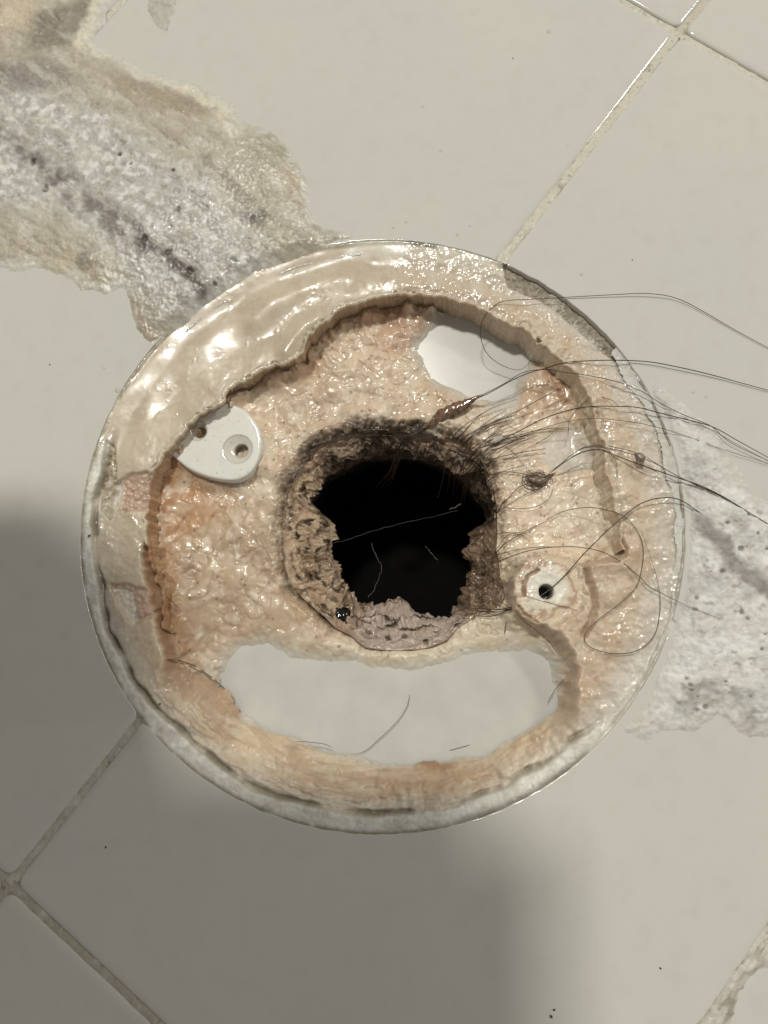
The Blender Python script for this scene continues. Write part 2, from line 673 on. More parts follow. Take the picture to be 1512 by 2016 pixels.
# ------------------------------------------------------------------ old mortar smeared over the floor
def patch(name, outline, label, painter, res=0.2, clipr=True):
    pts = PP(outline)
    lo, hi = pts.min(0) - 2.5, pts.max(0) + 2.5
    xs = np.arange(lo[0], hi[0], res)
    ys = np.arange(lo[1], hi[1], res)
    X, Y = np.meshgrid(xs, ys)
    wx = 1.6 * fbm(X, Y, 7, 4, 201) + 0.5 * fbm(X, Y, 1.6, 3, 205)
    wy = 1.6 * fbm(X, Y, 7, 4, 203) + 0.5 * fbm(X, Y, 1.6, 3, 207)
    sd = sd_poly(X + wx * 0.55, Y + wy * 0.55, pts, 5.0)
    Z, col, wet = painter(X, Y, X + wx, Y + wy, -sd)
    r = np.hypot(X - C0[0], Y - C0[1])
    if clipr:
        dip = sst(R0 + 2.6, R0 - 2.0, r)
        Z = lerp(Z, -0.75, dip)
    keep = (facecen(Z) > -0.06 - 3 * facecen((r < R0 + 1.5).astype(float))) & (facecen(sd) < 0.6)
    if clipr:
        keep &= facecen(r) > R0 - 2.6
    o = grid_part(name, X, Y, Z, keep, col, wet, M_MORTAR, floor)
    tag(o, label)
    return o


def seg_mask(X, Y, pts, w0, w1, z=0.0):
    return 1 - sst(w0, w1, sd_line(X, Y, PP(pts, z), w1 + 2))


def poly_mask(X, Y, pts, soft, z=0.0):
    return 1 - sst(-soft, soft, sd_poly(X, Y, PP(pts, z), soft + 2))


UL = [(-60, -40), (235, -20), (205, 50), (185, 75), (250, 120), (320, 145), (400, 165), (455, 195), (490, 240), (545, 260), (585, 300), (610, 350), (610, 390),
      (622, 440), (700, 455), (715, 480), (680, 520), (590, 540), (480, 590), (400, 650), (330, 690), (290, 695), (262, 640), (255, 600), (240, 572),
      (205, 582), (160, 575), (120, 545), (70, 530), (30, 540), (-60, 520)]


def paint_ul(X, Y, XW, YW, ins):
    thick = 1.15 * sst(0, 9, ins) + 0.3 * sst(0, 1.5, ins)
    Z = -0.10 + thick + 0.35 * fbm(X, Y, 9, 4, 301) * sst(0.5, 4, ins) + 0.16 * fbm(X, Y, 2.2, 3, 305) * sst(0.2, 2, ins) + 0.05 * fbm(X, Y, 0.7, 2, 306)
    Z = np.where(ins < 0, -0.2, Z)
    core = poly_mask(XW, YW, [(-60, 170), (120, 190), (230, 240), (380, 330), (480, 430), (540, 520), (460, 580), (380, 640), (300, 620), (200, 470), (90, 420), (-60, 400)], 4.0)
    pa = Paint(X.shape, (180, 170, 148))
    pa.coat(0.6 * sst(-0.2, 0.5, fbm(X, Y, 12, 3, 311)), (170, 156, 132))
    pa.coat(0.9 * core, (176, 173, 166))
    # brighter granular lime
    gran = sst(-0.1, 0.6, fbm(X, Y, 2.0, 4, 315) + 0.35 * fbm(X, Y, 12, 2, 317))
    pa.coat(core * gran * 0.9, (226, 224, 219))
    pa.coat(0.9 * seg_mask(XW, YW, [(60, 210), (160, 300), (260, 350), (330, 400)], 1, 6) * gran, (216, 214, 208))
    # dark stain line through the middle
    st = seg_mask(XW, YW, [(0, 270), (60, 310), (150, 380), (230, 440), (280, 480), (330, 510), (400, 570)], 0.6, 4.2)
    st *= sst(-0.6, 0.25, fbm(X, Y, 4, 3, 321))
    pa.coat(0.9 * st, (108, 98, 92))
    pa.coat(0.8 * seg_mask(XW, YW, [(280, 470), (330, 500), (380, 545), (400, 575)], 0.3, 2.2), (82, 72, 66))
    pa.coat(0.75 * poly_mask(XW, YW, [(470, 430), (525, 430), (520, 450), (480, 445)], 1.0), (96, 88, 78))
    # purple grey upper left, brown upper
    pa.coat(0.75 * poly_mask(XW, YW, [(-60, 120), (120, 130), (150, 160), (80, 190), (-60, 200)], 2.5), (128, 116, 112))
    pa.coat(0.8 * poly_mask(XW, YW, [(60, 50), (120, 20), (190, -10), (225, -10), (180, 60), (120, 110), (60, 100)], 2.0), (122, 110, 92))
    pa.coat(0.8 * poly_mask(XW, YW, [(-60, 20), (70, -10), (60, 60), (-60, 90)], 2.5), (202, 182, 150))
    pa.coat(0.75 * poly_mask(XW, YW, [(200, 140), (300, 170), (400, 190), (430, 240), (330, 240), (230, 190)], 3.0), (158, 142, 116))
    # creamy ridge along the upper edge and grey green rim
    pa.coat(0.85 * seg_mask(XW, YW, [(215, -10), (180, 50), (160, 85), (230, 110), (290, 150), (370, 175), (430, 210), (470, 260)], 0.6, 2.4), (216, 206, 182))
    pa.coat(0.75 * seg_mask(XW, YW, [(260, 115), (340, 140), (420, 165), (470, 210), (530, 270), (590, 320)], 0.3, 1.6), (158, 150, 126))
    pa.coat(0.7 * seg_mask(XW, YW, [(400, 320), (450, 360), (500, 400)], 0.4, 1.6), (140, 124, 108))
    pa.coat(0.8 * poly_mask(XW, YW, [(560, 350), (620, 355), (625, 440), (600, 430)], 2.0), (180, 158, 130))
    # brownish lobe at the lower edge
    pa.coat(0.75 * poly_mask(XW, YW, [(250, 575), (290, 600), (300, 690), (265, 650)], 1.5), (168, 148, 126))
    pa.coat(0.6 * poly_mask(XW, YW, [(0, 470), (150, 500), (240, 570), (130, 570), (20, 530)], 2.0), (186, 172, 144))
    # the round bubble and the blue green fleck
    bc = P(172, 515)
    rb = np.hypot(X - bc[0], Y - bc[1])
    pa.coat(0.75 * (1 - sst(0.9, 2.2, rb)), (136, 122, 118))
    Z += 0.7 * np.clip(1 - (rb / 2.2) ** 2, 0, 1) ** 0.7
    bc = P(463, 520)
    pa.coat(0.85 * (1 - sst(0.35, 1.0, np.hypot(X - bc[0], (Y - bc[1]) * 0.7))), (86, 112, 118))
    for (qx, qy, rr) in ((95, 378, 1.0), (355, 420, 0.8), (335, 500, 1.1), (290, 475, 0.9), (378, 540, 1.0), (425, 562, 0.7), (72, 325, 0.9), (240, 312, 0.6), (262, 330, 0.5), (345, 342, 0.6), (500, 440, 0.9)):
        bc = P(qx, qy)
        dd = np.hypot((X - bc[0]) * 1.25, Y - bc[1]) / rr + 0.3 * fbm(X, Y, 0.8, 2, 333)
        pa.coat(0.9 * (1 - sst(0.5, 1.0, dd)), (70, 60, 46))
        Z -= 0.55 * (1 - sst(0.3, 1.1, dd))
    # pits
    w, rid = worley(X + 1.1 * wn(X, Y, 1), Y + 1.1 * wn(X, Y, 2), 2.6, 341, 0.35)
    pit = (1 - sst(0.05, 0.34, w / (0.4 + rid))) * sst(1.5, 5, ins) * (0.25 + 0.75 * core)
    Z -= 0.22 * pit
    pa.coat(0.5 * pit, (132, 124, 108))
    rim_ = np.exp(-((w / (0.5 + rid) - 0.36) / 0.07) ** 2) * sst(1.5, 5, ins) * sst(0.3, 0.8, rid)
    Z += 0.06 * rim_
    pa.coat(0.2 * rim_, (214, 210, 204))
    fl_ = fbm((X * V_[0] + Y * V_[1]) * 1.0, (X * U_[0] + Y * U_[1]) * 0.35, 2.6, 4, 361)
    pa.coat(0.45 * sst(0.05, 0.5, fl_), (150, 140, 124))
    pa.coat(0.45 * sst(0.05, 0.5, -fl_), (204, 198, 184))
    Z += 0.3 * fl_ * sst(1, 4, ins)
    # thin edge film: tone of the tile showing through
    edge_ = 1 - sst(0.2, 4.0, ins + 1.6 * fbm(X, Y, 4, 3, 348))
    pa.raw(edge_ * sst(-0.5, 0.1, fbm(X, Y, 9, 3, 347)), (0.665, 0.652, 0.60))
    bub, brid = worley(X, Y, 0.9, 343)
    lowr = sst(-10, 25, (X - P(300, 400)[0]) - (Y - P(300, 400)[1]))
    Z += 0.16 * lowr * sst(0.5, 2.5, ins) * np.clip(1 - (bub / 0.55) ** 2, 0, 1)
    Z += 0.25 * sst(0.45, 0.0, np.abs(fbm(X, Y, 5, 3, 349))) * core * 0.5
    wet = np.clip(0.35 + 0.7 * lowr - 0.6 * core * gran * (1 - lowr) + 0.25 * fbm(X, Y, 8, 2, 351), 0, 1)
    return Z, pa.c, wet


def wn(X, Y, s):
    return fbm(X, Y, 1.2, 2, 900 + s)


patch('mortar_patch', UL, 'thick grey white old mortar smeared over the tiles above the drain, wet and pitted', paint_ul)

RT = [(1212, 690), (1262, 720), (1310, 760), (1365, 800), (1420, 850), (1450, 905), (1480, 960), (1560, 1010), (1600, 1500), (1520, 1452), (1470, 1455), (1420, 1420),
      (1370, 1445), (1310, 1440), (1280, 1470), (1225, 1450), (1190, 1470), (1255, 1400), (1300, 1300), (1325, 1200), (1340, 1080), (1330, 960), (1300, 850), (1250, 760)]


def paint_rt(X, Y, XW, YW, ins):
    thick = 1.0 * sst(0, 8, ins) + 0.25 * sst(0, 1.5, ins)
    Z = -0.10 + thick + 0.6 * fbm(X, Y, 8, 4, 401) * sst(0.5, 4, ins) + 0.3 * fbm(X, Y, 2.0, 3, 405) * sst(0.2, 2, ins)
    Z = np.where(ins < 0, -0.2, Z)
    pa = Paint(X.shape, (202, 200, 195))
    pa.coat(0.9 * sst(-0.1, 0.45, fbm(X, Y, 4, 4, 411)), (218, 217, 214))
    pa.coat(0.8 * sst(0.05, 0.55, fbm(X, Y, 7, 4, 413)), (176, 173, 168))
    st = seg_mask(XW, YW, [(1380, 1030), (1440, 1110), (1480, 1140), (1540, 1180)], 0.7, 2.6)
    pa.coat(0.85 * st, (132, 126, 118))
    pa.coat(0.75 * seg_mask(XW, YW, [(1340, 1380), (1390, 1350), (1440, 1420), (1540, 1400)], 0.5, 2.8) * sst(-0.3, 0.3, fbm(X, Y, 3, 3, 417)), (150, 142, 132))
    pa.coat(0.7 * seg_mask(XW, YW, [(1320, 1440), (1400, 1430), (1500, 1440)], 0.4, 2.2), (164, 152, 142))
    pa.coat(0.8 * poly_mask(XW, YW, [(1220, 1430), (1290, 1410), (1320, 1450), (1260, 1475)], 1.5), (206, 196, 188))
    pa.coat(0.6 * poly_mask(XW, YW, [(1230, 700), (1330, 770), (1330, 850), (1270, 790)], 2.0), (190, 184, 176))
    for k in range(30):
        q = (1345 + 165 * rng.random(), 1000 + 400 * rng.random())
        bc = P(*q)
        rr = 0.25 + 0.5 * rng.random() ** 2
        dd = np.hypot((X - bc[0]) * (0.7 + 0.6 * rng.random()), Y - bc[1]) / rr + 0.3 * fbm(X, Y, 0.8, 2, 433)
        pa.coat(0.8 * (1 - sst(0.45, 1.0, dd)), (98, 92, 82))
        Z -= 0.35 * (1 - sst(0.3, 1.1, dd))
    w, rid = worley(X + 0.9 * wn(X, Y, 1), Y + 0.9 * wn(X, Y, 2), 2.2, 441, 0.3)
    pit = (1 - sst(0.10, 0.32, w / (0.5 + rid))) * sst(1.5, 5, ins)
    Z -= 0.3 * pit
    pa.coat(0.4 * pit, (150, 144, 134))
    pa.raw(1 - sst(0.0, 4.5, ins + 1.6 * fbm(X, Y, 4, 3, 448)), (0.668, 0.655, 0.605))
    wet = np.clip(0.15 + 0.3 * fbm(X, Y, 5, 2, 451), 0, 0.6)
    return Z, pa.c, wet


patch('mortar_patch', RT, 'chalky white old mortar with grey streaks on the tile beyond the hairs', paint_rt)

BR = [(1512, 1840), (1450, 1900), (1360, 2020), (1300, 2120), (1400, 2120), (1440, 2020), (1452, 1960), (1490, 1915), (1560, 1900), (1560, 1800)]


def paint_br(X, Y, XW, YW, ins):
    Z = -0.08 + 0.5 * sst(0, 2.5, ins) + 0.2 * fbm(X, Y, 3, 3, 501) * sst(0, 1.5, ins)
    Z = np.where(ins < 0, -0.2, Z)
    pa = Paint(X.shape, (188, 182, 170))
    al = (X * V_[0] + Y * V_[1])
    ac = (X * U_[0] + Y * U_[1])
    sn = fbm(al * 0.25, ac, 1.1, 3, 503)
    pa.coat(0.8 * sst(0, 0.5, sn), (150, 138, 124))
    pa.coat(0.7 * sst(0.1, 0.6, -sn), (206, 202, 194))
    return Z, pa.c, np.full(X.shape, 0.3)


patch('mortar_patch', BR, 'narrow streaky mortar smear along the joint in the bottom corner', paint_br)

SM = [(300, -20), (345, -20), (345, 30), (330, 62), (305, 40), (290, 20)]


def paint_sm(X, Y, XW, YW, ins):
    Z = np.where(ins < 0, -0.2, 0.03 + 0.05 * sst(0, 1.5, ins) - 0.1 * sst(0.1, 0.6, fbm(X, Y, 3, 3, 511)))
    pa = Paint(X.shape, (180, 176, 164))
    pa.coat(0.7 * sst(0, 0.5, fbm(X, Y, 2.5, 3, 513)), (164, 156, 148))
    return Z, pa.c, np.full(X.shape, 0.4)


patch('mortar_patch', SM, 'faint grey smear of mortar on the clean tile at the top', paint_sm)

# ------------------------------------------------------------------ the shower drain
drain = tag(empty('shower_drain', (0, 0, 0)), 'round white plastic shower drain without its cover, crusted with tan soap scum and old silicone', 'shower drain')

INNER = [(298, 945), (322, 900), (345, 870), (385, 828), (410, 808), (438, 800), (447, 772), (480, 755), (510, 735), (545, 720), (583, 712), (600, 690), (606, 665),
         (640, 640), (665, 615), (700, 600), (745, 588), (790, 580), (840, 584), (890, 592), (930, 602), (965, 620), (1000, 637), (1040, 657), (1065, 682), (1100, 707), (1125, 727),
         (1150, 762), (1166, 800), (1172, 840), (1186, 870), (1190, 910), (1193, 935), (1206, 970), (1210, 1000), (1220, 1030), (1222, 1080), (1205, 1087),
         (1150, 1092), (1085, 1088), (1030, 1100), (1004, 1130), (998, 1165), (1002, 1200), (1040, 1240), (1075, 1255), (1098, 1275), (1112, 1300), (1117, 1322), (1110, 1342), (1114, 1362), (1100, 1385),
         (1060, 1412), (1000, 1450), (950, 1478), (890, 1488), (830, 1480), (800, 1496), (760, 1500), (700, 1486), (640, 1466), (590, 1450), (550, 1430), (500, 1415), (480, 1408), (470, 1380), (440, 1340), (400, 1312),
         (350, 1300), (330, 1260), (318, 1210), (310, 1165), (295, 1110), (290, 1050), (289, 1000)]
HOLE = [(648, 868), (690, 852), (740, 847), (790, 850), (850, 854), (900, 868), (935, 892), (958, 925), (974, 975), (978, 1030), (976, 1080), (984, 1130), (994, 1175), (980, 1200), (935, 1212),
        (900, 1236), (880, 1260), (850, 1273), (780, 1280), (720, 1275), (690, 1250), (660, 1236), (640, 1215), (610, 1190), (580, 1160), (562, 1120), (556, 1060), (560, 1000), (574, 950), (592, 915), (615, 888)]
BLACK = [(645, 935), (628, 960), (612, 990), (632, 1010), (648, 1030), (655, 1060), (655, 1100), (668, 1130), (690, 1165), (705, 1182), (745, 1186), (790, 1186), (805, 1196), (840, 1210), (870, 1222), (890, 1215),
         (905, 1190), (917, 1165), (919, 1100), (925, 1050), (950, 1032), (968, 1000), (950, 955), (900, 925), (860, 905), (800, 890), (760, 880), (720, 885), (690, 905), (668, 920)]
HP = PP(HOLE, ZF)
CH = HP.mean(0)
print('hole', CH, np.hypot(*(HP - CH).T).mean(), 'C0', C0)

RES = 0.16
xs = np.arange(C0[0] - R0 - 1.2, C0[0] + R0 + 1.2, RES)
ys = np.arange(C0[1] - R0 - 1, C0[1] + R0 + 1, RES)
X, Y = np.meshgrid(xs, ys)
r = np.hypot(X - C0[0], Y - C0[1])
ang = np.degrees(np.arctan2(Y - C0[1], X - C0[0])) % 360      # 0 = right, 90 = up in the photograph
rin = R0 - r                                                   # distance in from the tiles' edge


def sector(a0, a1, soft=3.0):
    """1 between the angles a0 and a1 (degrees, counter-clockwise)"""
    w = (a1 - a0) % 360
    d = (ang - a0) % 360
    d = np.where(d > 180 + w / 2, d - 360, d)
    return sst(-soft, soft, d) * (1 - sst(w - soft, w + soft, d))


def adeg(px, py, z=0.0):
    p = P(px, py, z) - C0
    return math.degrees(math.atan2(p[1], p[0])) % 360


n_a = fbm(X, Y, 1.4, 4, 601)
n_b = fbm(X, Y, 5.0, 4, 603)
n_c = fbm(X, Y, 14.0, 3, 605)
n_f = fbm(X, Y, 0.55, 2, 607)
rdg = ridged(X, Y, 3.2, 3, 611)
w1, id1 = worley(X + 0.25 * n_a, Y + 0.25 * n_f, 1.15, 621)
w2, id2 = worley(X + 0.4 * n_a, Y + 0.4 * n_f, 2.6, 623)
bub1 = np.clip(1 - (w1 / 0.6) ** 2, 0, 1)
bub2 = np.clip(1 - (w2 / 0.62) ** 2, 0, 1)

sdI = sd_poly(X + 0.55 * fbm(X, Y, 2.4, 2, 635) + 0.12 * n_a, Y + 0.55 * fbm(X, Y, 2.4, 2, 637) + 0.12 * fbm(X, Y, 1.4, 3, 631), PP(INNER, -1.2), 60.0)
# how far the crust takes to slope down to the basin floor
slope = sector(adeg(330, 1330), adeg(1100, 1400), 6)
slopeL = sector(adeg(292, 1080), adeg(330, 1330), 6)
wallw = 0.40 + 9.5 * slope + 1.6 * slopeL
wallw += 2.2 * sector(adeg(1090, 1400), adeg(1222, 1075), 5)
up = sst(0, 1, sdI / wallw)
rim_top = -1.15 + 0.35 * n_b + 0.10 * n_c
# rounded lip: thickest a little in from the edge
rim_top += 0.55 * np.exp(-((sdI - 2.2) / 2.0) ** 2) * (1 - slope)
rim_top -= 0.45 * np.exp(-(sdI / 0.35) ** 2) * (1 - slope)
rim_top += 0.75 * sector(adeg(1000, 540), adeg(250, 800), 6) * sst(6, 0.5, rin)
granule = 0.12 * bub1 * id1 + 0.11 * n_a + 0.015 * n_f + 0.45 * fbm(X, Y, 4.5, 2, 613) * sector(270, 60, 10) + 0.10 * bub2 * id2 * sector(270, 60, 10) + 0.03 * fbm(X, Y, 0.9, 2, 615)
flap = sector(adeg(800, 540), adeg(232, 940), 2.0)
flap *= sst(adeg(800, 540) - 6, adeg(800, 540) + 8, ang + 0 * n_a + 5 * n_b)
smoothz = np.maximum(flap, sector(adeg(220, 1010), adeg(330, 1290), 2) * 0.7)
rim_top += granule * (1 - 0.97 * smoothz) + 0.05 * smoothz * np.maximum(0, fbm(X, Y, 1.1, 2, 645)) * sst(-0.1, 0.4, fbm(X, Y, 7, 2, 647))
# silicone ridges that catch the light
flap_top = -1.15 + 0.50 * fbm(X, Y, 13, 2, 641) + 0.09 * np.clip(7 - sdI, 0, 9) - 0.35 * np.exp(-(sdI / 0.45) ** 2) + 0.7 * sst(5, 0.5, rin) + 0.008 * n_a
flap_top += 0.09 * np.maximum(0, fbm(X, Y, 1.3, 2, 645) - 0.15) * sst(0.0, 0.5, fbm(X, Y, 6, 2, 647))
for pts, a, w in (([(505, 622), (545, 588), (590, 568), (640, 548), (690, 535)], 0.9, 2.8), ([(560, 690), (575, 665), (600, 640), (625, 625)], 0.8, 1.6), ([(260, 900), (265, 830), (300, 760), (360, 700), (440, 640)], 0.35, 4.0),
                  ([(690, 560), (760, 548), (860, 545)], 0.4, 1.8)):
    flap_top += a * np.exp(-(sd_line(X, Y, PP(pts), 9) / w) ** 2)
rim_top = lerp(rim_top, flap_top, flap)
# striations along the lower rim
ring_n = fbm(ang * 0.13, rin * 1.0 + 0.6 * n_b, 1.3, 3, 651)
rim_top += slope * 0.6 * ring_n + slope * 0.5 * n_b
# outer white ring, its groove
ringw = 1.9 + 0.9 * slope + 0.8 * fbm(X, Y, 12, 3, 655) + 0.25 * n_b
ring_s = sector(adeg(205, 870), adeg(1190, 1450), 4)
groove = np.exp(-((rin - ringw - 0.5) / (0.35 + 0.2 * sst(-0.3, 0.3, n_b))) ** 2) * ring_s * sst(-0.55, 0.0, fbm(X, Y, 9, 3, 657))
ringm = (1 - sst(ringw - 0.25, ringw + 0.25, rin + 0.25 * n_a)) * ring_s
rim_top = lerp(rim_top, -0.30 + 0.40 * n_b + 0.10 * n_a + 0.12 * bub2 - 0.02 * rin, ringm)
rim_top -= (0.9 + 0.6 * n_b) * groove
# seam at the tiles' edge
rim_top = lerp(rim_top, -0.16 + 0.10 * n_a, 0.8 * np.exp(-(rin / 0.5) ** 2))
rim_top = np.where(rin < 1.2, np.minimum(rim_top, 0.25), rim_top)
# dirty gap at the upper right
gap_poly = PP([(990, 518), (1040, 533), (1095, 570), (1140, 605), (1185, 645), (1225, 690), (1245, 720), (1225, 712), (1190, 690), (1150, 655), (1105, 615), (1060, 585), (1000, 560)])
sdg = sd_poly(X + 0.25 * n_a, Y + 0.25 * n_f, gap_poly, 8)
gap = 1 - sst(-0.25, 0.25, sdg)
rim_top = lerp(rim_top, -1.5 + 0.5 * n_a + 0.2 * n_f + 0.4 * n_b, gap)
# slots and breaks on the left
slot = np.zeros_like(X)
for pts in ([(226, 950), (240, 948), (243, 985), (232, 1012), (220, 1012), (222, 975)], [(232, 1160), (262, 1165), (275, 1215), (262, 1232), (240, 1200)]):
    slot = np.maximum(slot, 1 - sst(-0.35, 0.5, sd_poly(X + 0.9 * n_b + 0.3 * n_a, Y + 0.9 * fbm(X, Y, 5, 3, 604), PP(pts, -2), 5)))
rim_top = lerp(rim_top, -2.6, slot)
notch = np.maximum(1 - sst(-0.2, 0.7, sd_poly(X + 1.1 * n_b + 0.5 * n_a, Y + 1.1 * fbm(X, Y, 5, 3, 604), PP([(244, 945), (292, 935), (292, 1005), (256, 1008)], -2), 5)),
                   1 - sst(-0.2, 0.7, sd_poly(X + 1.1 * n_b + 0.5 * n_a, Y + 1.1 * fbm(X, Y, 5, 3, 604), PP([(225, 1152), (300, 1158), (322, 1205), (280, 1215), (262, 1230)], -2), 5)))
rim_top -= 0.9 * notch * (1 - slot) - 0.3 * notch * bub1
strip = 1 - sst(-0.2, 0.4, sd_poly(X + 0.3 * n_a, Y + 0.2 * n_f, PP([(212, 870), (226, 880), (228, 940), (222, 1000), (215, 1022), (200, 1005), (198, 950)], -1), 5))
rim_top -= 0.8 * strip - 0.5 * strip * n_a

# --- basin floor with its coat of scum
wz = 0.8 * fbm(X, Y, 5, 4, 661) + 0.25 * fbm(X, Y, 1.2, 3, 665)
wz2 = 0.8 * fbm(X, Y, 5, 4, 663) + 0.25 * fbm(X, Y, 1.2, 3, 667)
POOL = [(438, 1330), (455, 1300), (480, 1282), (520, 1275), (545, 1290), (575, 1305), (640, 1318), (700, 1312), (735, 1330), (800, 1330), (880, 1318), (930, 1300), (985, 1295), (1040, 1290), (1075, 1310), (1086, 1345), (1100, 1388),
        (1055, 1420), (950, 1484), (800, 1505), (640, 1474), (500, 1422), (462, 1390), (436, 1360)]
PATCH_TR = [(832, 690), (845, 660), (880, 625), (905, 608), (960, 625), (1015, 650), (1045, 672), (1042, 700), (1015, 740), (1000, 775), (975, 780), (930, 775), (895, 760), (860, 735)]
PATCH_TR2 = [(955, 800), (985, 775), (1020, 765), (1022, 800), (1000, 822), (965, 818)]
PATCH_R = [(1058, 870), (1090, 845), (1140, 838), (1172, 862), (1178, 900), (1165, 925), (1120, 935), (1085, 930), (1066, 900)]
PATCH_R2 = [(1080, 985), (1130, 970), (1205, 985), (1215, 1060), (1195, 1080), (1140, 1075), (1095, 1040)]
sp = np.minimum.reduce([sd_poly(X + wz, Y + wz2, PP(q, ZF), 12) for q in (POOL, PATCH_TR)])
soft_r = np.minimum(sd_poly(X + wz, Y + wz2, PP(PATCH_R, ZF), 12), sd_poly(X + wz, Y + wz2, PP(PATCH_TR2, ZF), 12))
sp_r2 = sd_poly(X + wz, Y + wz2, PP(PATCH_R2, ZF), 8)
bare = sp
dch = np.hypot(X - CH[0], Y - CH[1])
gr_ = sst(-0.2, 0.5, fbm(X, Y, 12, 3, 675)) * np.clip(0.15 + sector(adeg(1060, 760, ZF), adeg(440, 900, ZF), 14), 0, 1)
t_cr = 1.0 + 0.8 * fbm(X, Y, 11, 3, 671) + 0.6 * fbm(X, Y, 5, 2, 672) + 0.4 * (ridged(X, Y, 5, 2, 611) - 0.5)
t_cr += 0.09 * bub1 * id1 * gr_ + 0.20 * bub2 * id2 * (0.2 + 0.8 * gr_) + (0.01 + 0.11 * gr_) * n_a
t_cr += 0.5 * stair(fbm(X, Y, 7, 3, 673), 0.5, 0.10)
# heaped up round the hole's left, worn smooth on the left of the basin
t_cr += 1.1 * np.exp(-((dch - 25.5) / 4.0) ** 2) * sector(adeg(900, 830, ZF), adeg(560, 1150, ZF), 15)
smoothL = poly_mask(X, Y, [(300, 960), (420, 960), (520, 1000), (560, 1160), (620, 1230), (560, 1260), (470, 1270), (400, 1310), (340, 1290), (310, 1160)], 4, ZF)
t_s = 0.8 + 0.5 * fbm(X, Y, 9, 3, 681) + 0.15 * ridged(X, Y, 10, 2, 683) + 0.45 * stair(fbm(X, Y, 11, 2, 689), 0.42, 0.16) + 0.02 * n_a
t_cr = lerp(t_cr, t_s, 0.92 * smoothL)
smoothR = poly_mask(X, Y, [(985, 880), (1080, 830), (1200, 880), (1222, 1080), (1030, 1100), (985, 1020)], 4, ZF)
t_cr = lerp(t_cr, 0.75 + 0.4 * fbm(X, Y, 6, 3, 685) + 0.03 * n_a + 0.12 * bub2 * id2 + 0.5 * stair(fbm(X, Y, 6, 4, 687), 0.4, 0.1), 0.8 * smoothR)
# below the hole the film is thin
thin = poly_mask(X, Y, [(560, 1265), (700, 1280), (860, 1275), (930, 1215), (1000, 1200), (1060, 1250), (1100, 1290), (1060, 1330), (900, 1340), (700, 1350), (560, 1320), (500, 1290)], 3, ZF)
t_cr = lerp(t_cr, 0.30 + 0.15 * fbm(X, Y, 6, 2, 673) + 0.02 * n_a + 0.25 * n_c, 0.92 * thin)
t_cr = np.maximum(t_cr, 0.12)
cr_n = fbm(X, Y, 4.5, 4, 695)
crease = np.exp(-(cr_n / 0.07) ** 2) * sst(-0.2, 0.3, fbm(X, Y, 9, 2, 697))
t_cr -= 0.18 * crease * (1 - 0.6 * smoothL)
t_cr += 0.16 * sst(0.0, 0.3, cr_n) * smoothL
t_cr = lerp(t_cr, 0.35 + 0.1 * fbm(X, Y, 4, 2, 699), 0.8 * (1 - sst(-1.0, 1.5, soft_r)))
t_cr += 2.6 * np.exp(-(np.minimum(sdI, 0) / 1.5) ** 2) * sst(-0.15, 0.55, fbm(X, Y, 4.5, 3, 1001)) * (1 - sst(1.0, -1.0, sp))
t_cr += 0.9 * np.exp(-(np.minimum(sdI, 0) / 3.0) ** 2) * sst(-0.3, 0.3, n_c) * (1 - sst(1.0, -1.0, sp))
cov = sst(0.0, 4.2, bare + 0.15 * n_a)
bz = sd_poly(X, Y, PP([(338, 897), (400, 936), (465, 945), (508, 908), (513, 852), (455, 795), (390, 800)], -4), 8)
t_cr += 1.3 * np.exp(-(np.maximum(bz, 0) / 1.6) ** 2)
zf = ZF - 0.6 + (0.6 + t_cr) * cov
Z = lerp(zf, rim_top, up)
# screw boss on the right, buried in flaky scale
sdh = sd_poly(X + 0.55 * n_a + 0.2 * n_f, Y + 0.55 * fbm(X, Y, 1.4, 4, 741) + 0.2 * fbm(X, Y, 0.5, 2, 743), HP, 8.0)
lipn = sst(3.0, 0.0, sdh + 0.9 * n_b + 0.4 * n_a) * (1 - 0.75 * thin)
Z -= 2.4 * lipn ** 1.6
Z += (0.6 * n_a + 0.4 * bub1 * id1 + 0.8 * fbm(X, Y, 2.6, 3, 745)) * lipn * sector(adeg(980, 1000, ZF), adeg(660, 1240, ZF), 12)
bR = P(1082, 1158, -2.6)
db = np.hypot(X - bR[0], Y - bR[1])
db2 = db + 0.9 * n_b + 0.45 * n_a
mesa = 1 - sst(6.2, 8.0, db2 + 0.8 * sector(200, 330, 25))
terr = db + 1.9 * n_b + 0.7 * n_a + 0.9 * fbm(X, Y, 3, 2, 691) + 0.10 * (X - bR[0])
zb = -2.3 + 0.2 * n_b - 0.5 * stair(np.clip(terr - 3.6, 0, 9) * 0.8, 0.55, 0.08) * (1 - 0.75 * sector(300, 80, 30)) + 0.10 * n_a + 0.05 * n_f
Z = np.where(mesa > 0.01, lerp(Z, zb, mesa), Z)
crack = sd_line(X + 0.25 * n_a, Y + 0.25 * fbm(X, Y, 1.4, 3, 693), PP([(1150, 1108), (1158, 1140), (1168, 1165), (1172, 1195), (1164, 1225), (1150, 1250)], -1.5), 5)
Z -= 1.3 * (1 - sst(0.15, 1.0, crack))
crack2 = sd_line(X + 0.2 * n_a, Y + 0.2 * n_f, PP([(1060, 1122), (1040, 1132), (1031, 1150), (1032, 1172)], -2.5), 5)
Z -= 0.9 * (1 - sst(0.05, 0.5, crack2))
crack3 = sd_line(X + 0.2 * n_a, Y + 0.2 * n_f, PP([(1020, 1195), (1032, 1210), (1055, 1225)], -3.5), 5)
Z -= 0.9 * (1 - sst(0.05, 0.5, crack3))
plasR = (1 - sst(2.6, 5.6, terr + 0.8 * n_a + 0.6 * n_b))
Z = lerp(Z, -2.45 + 0.12 * n_b + 0.08 * n_a, 1 - sst(1.6, 2.6, db + 0.5 * n_b))
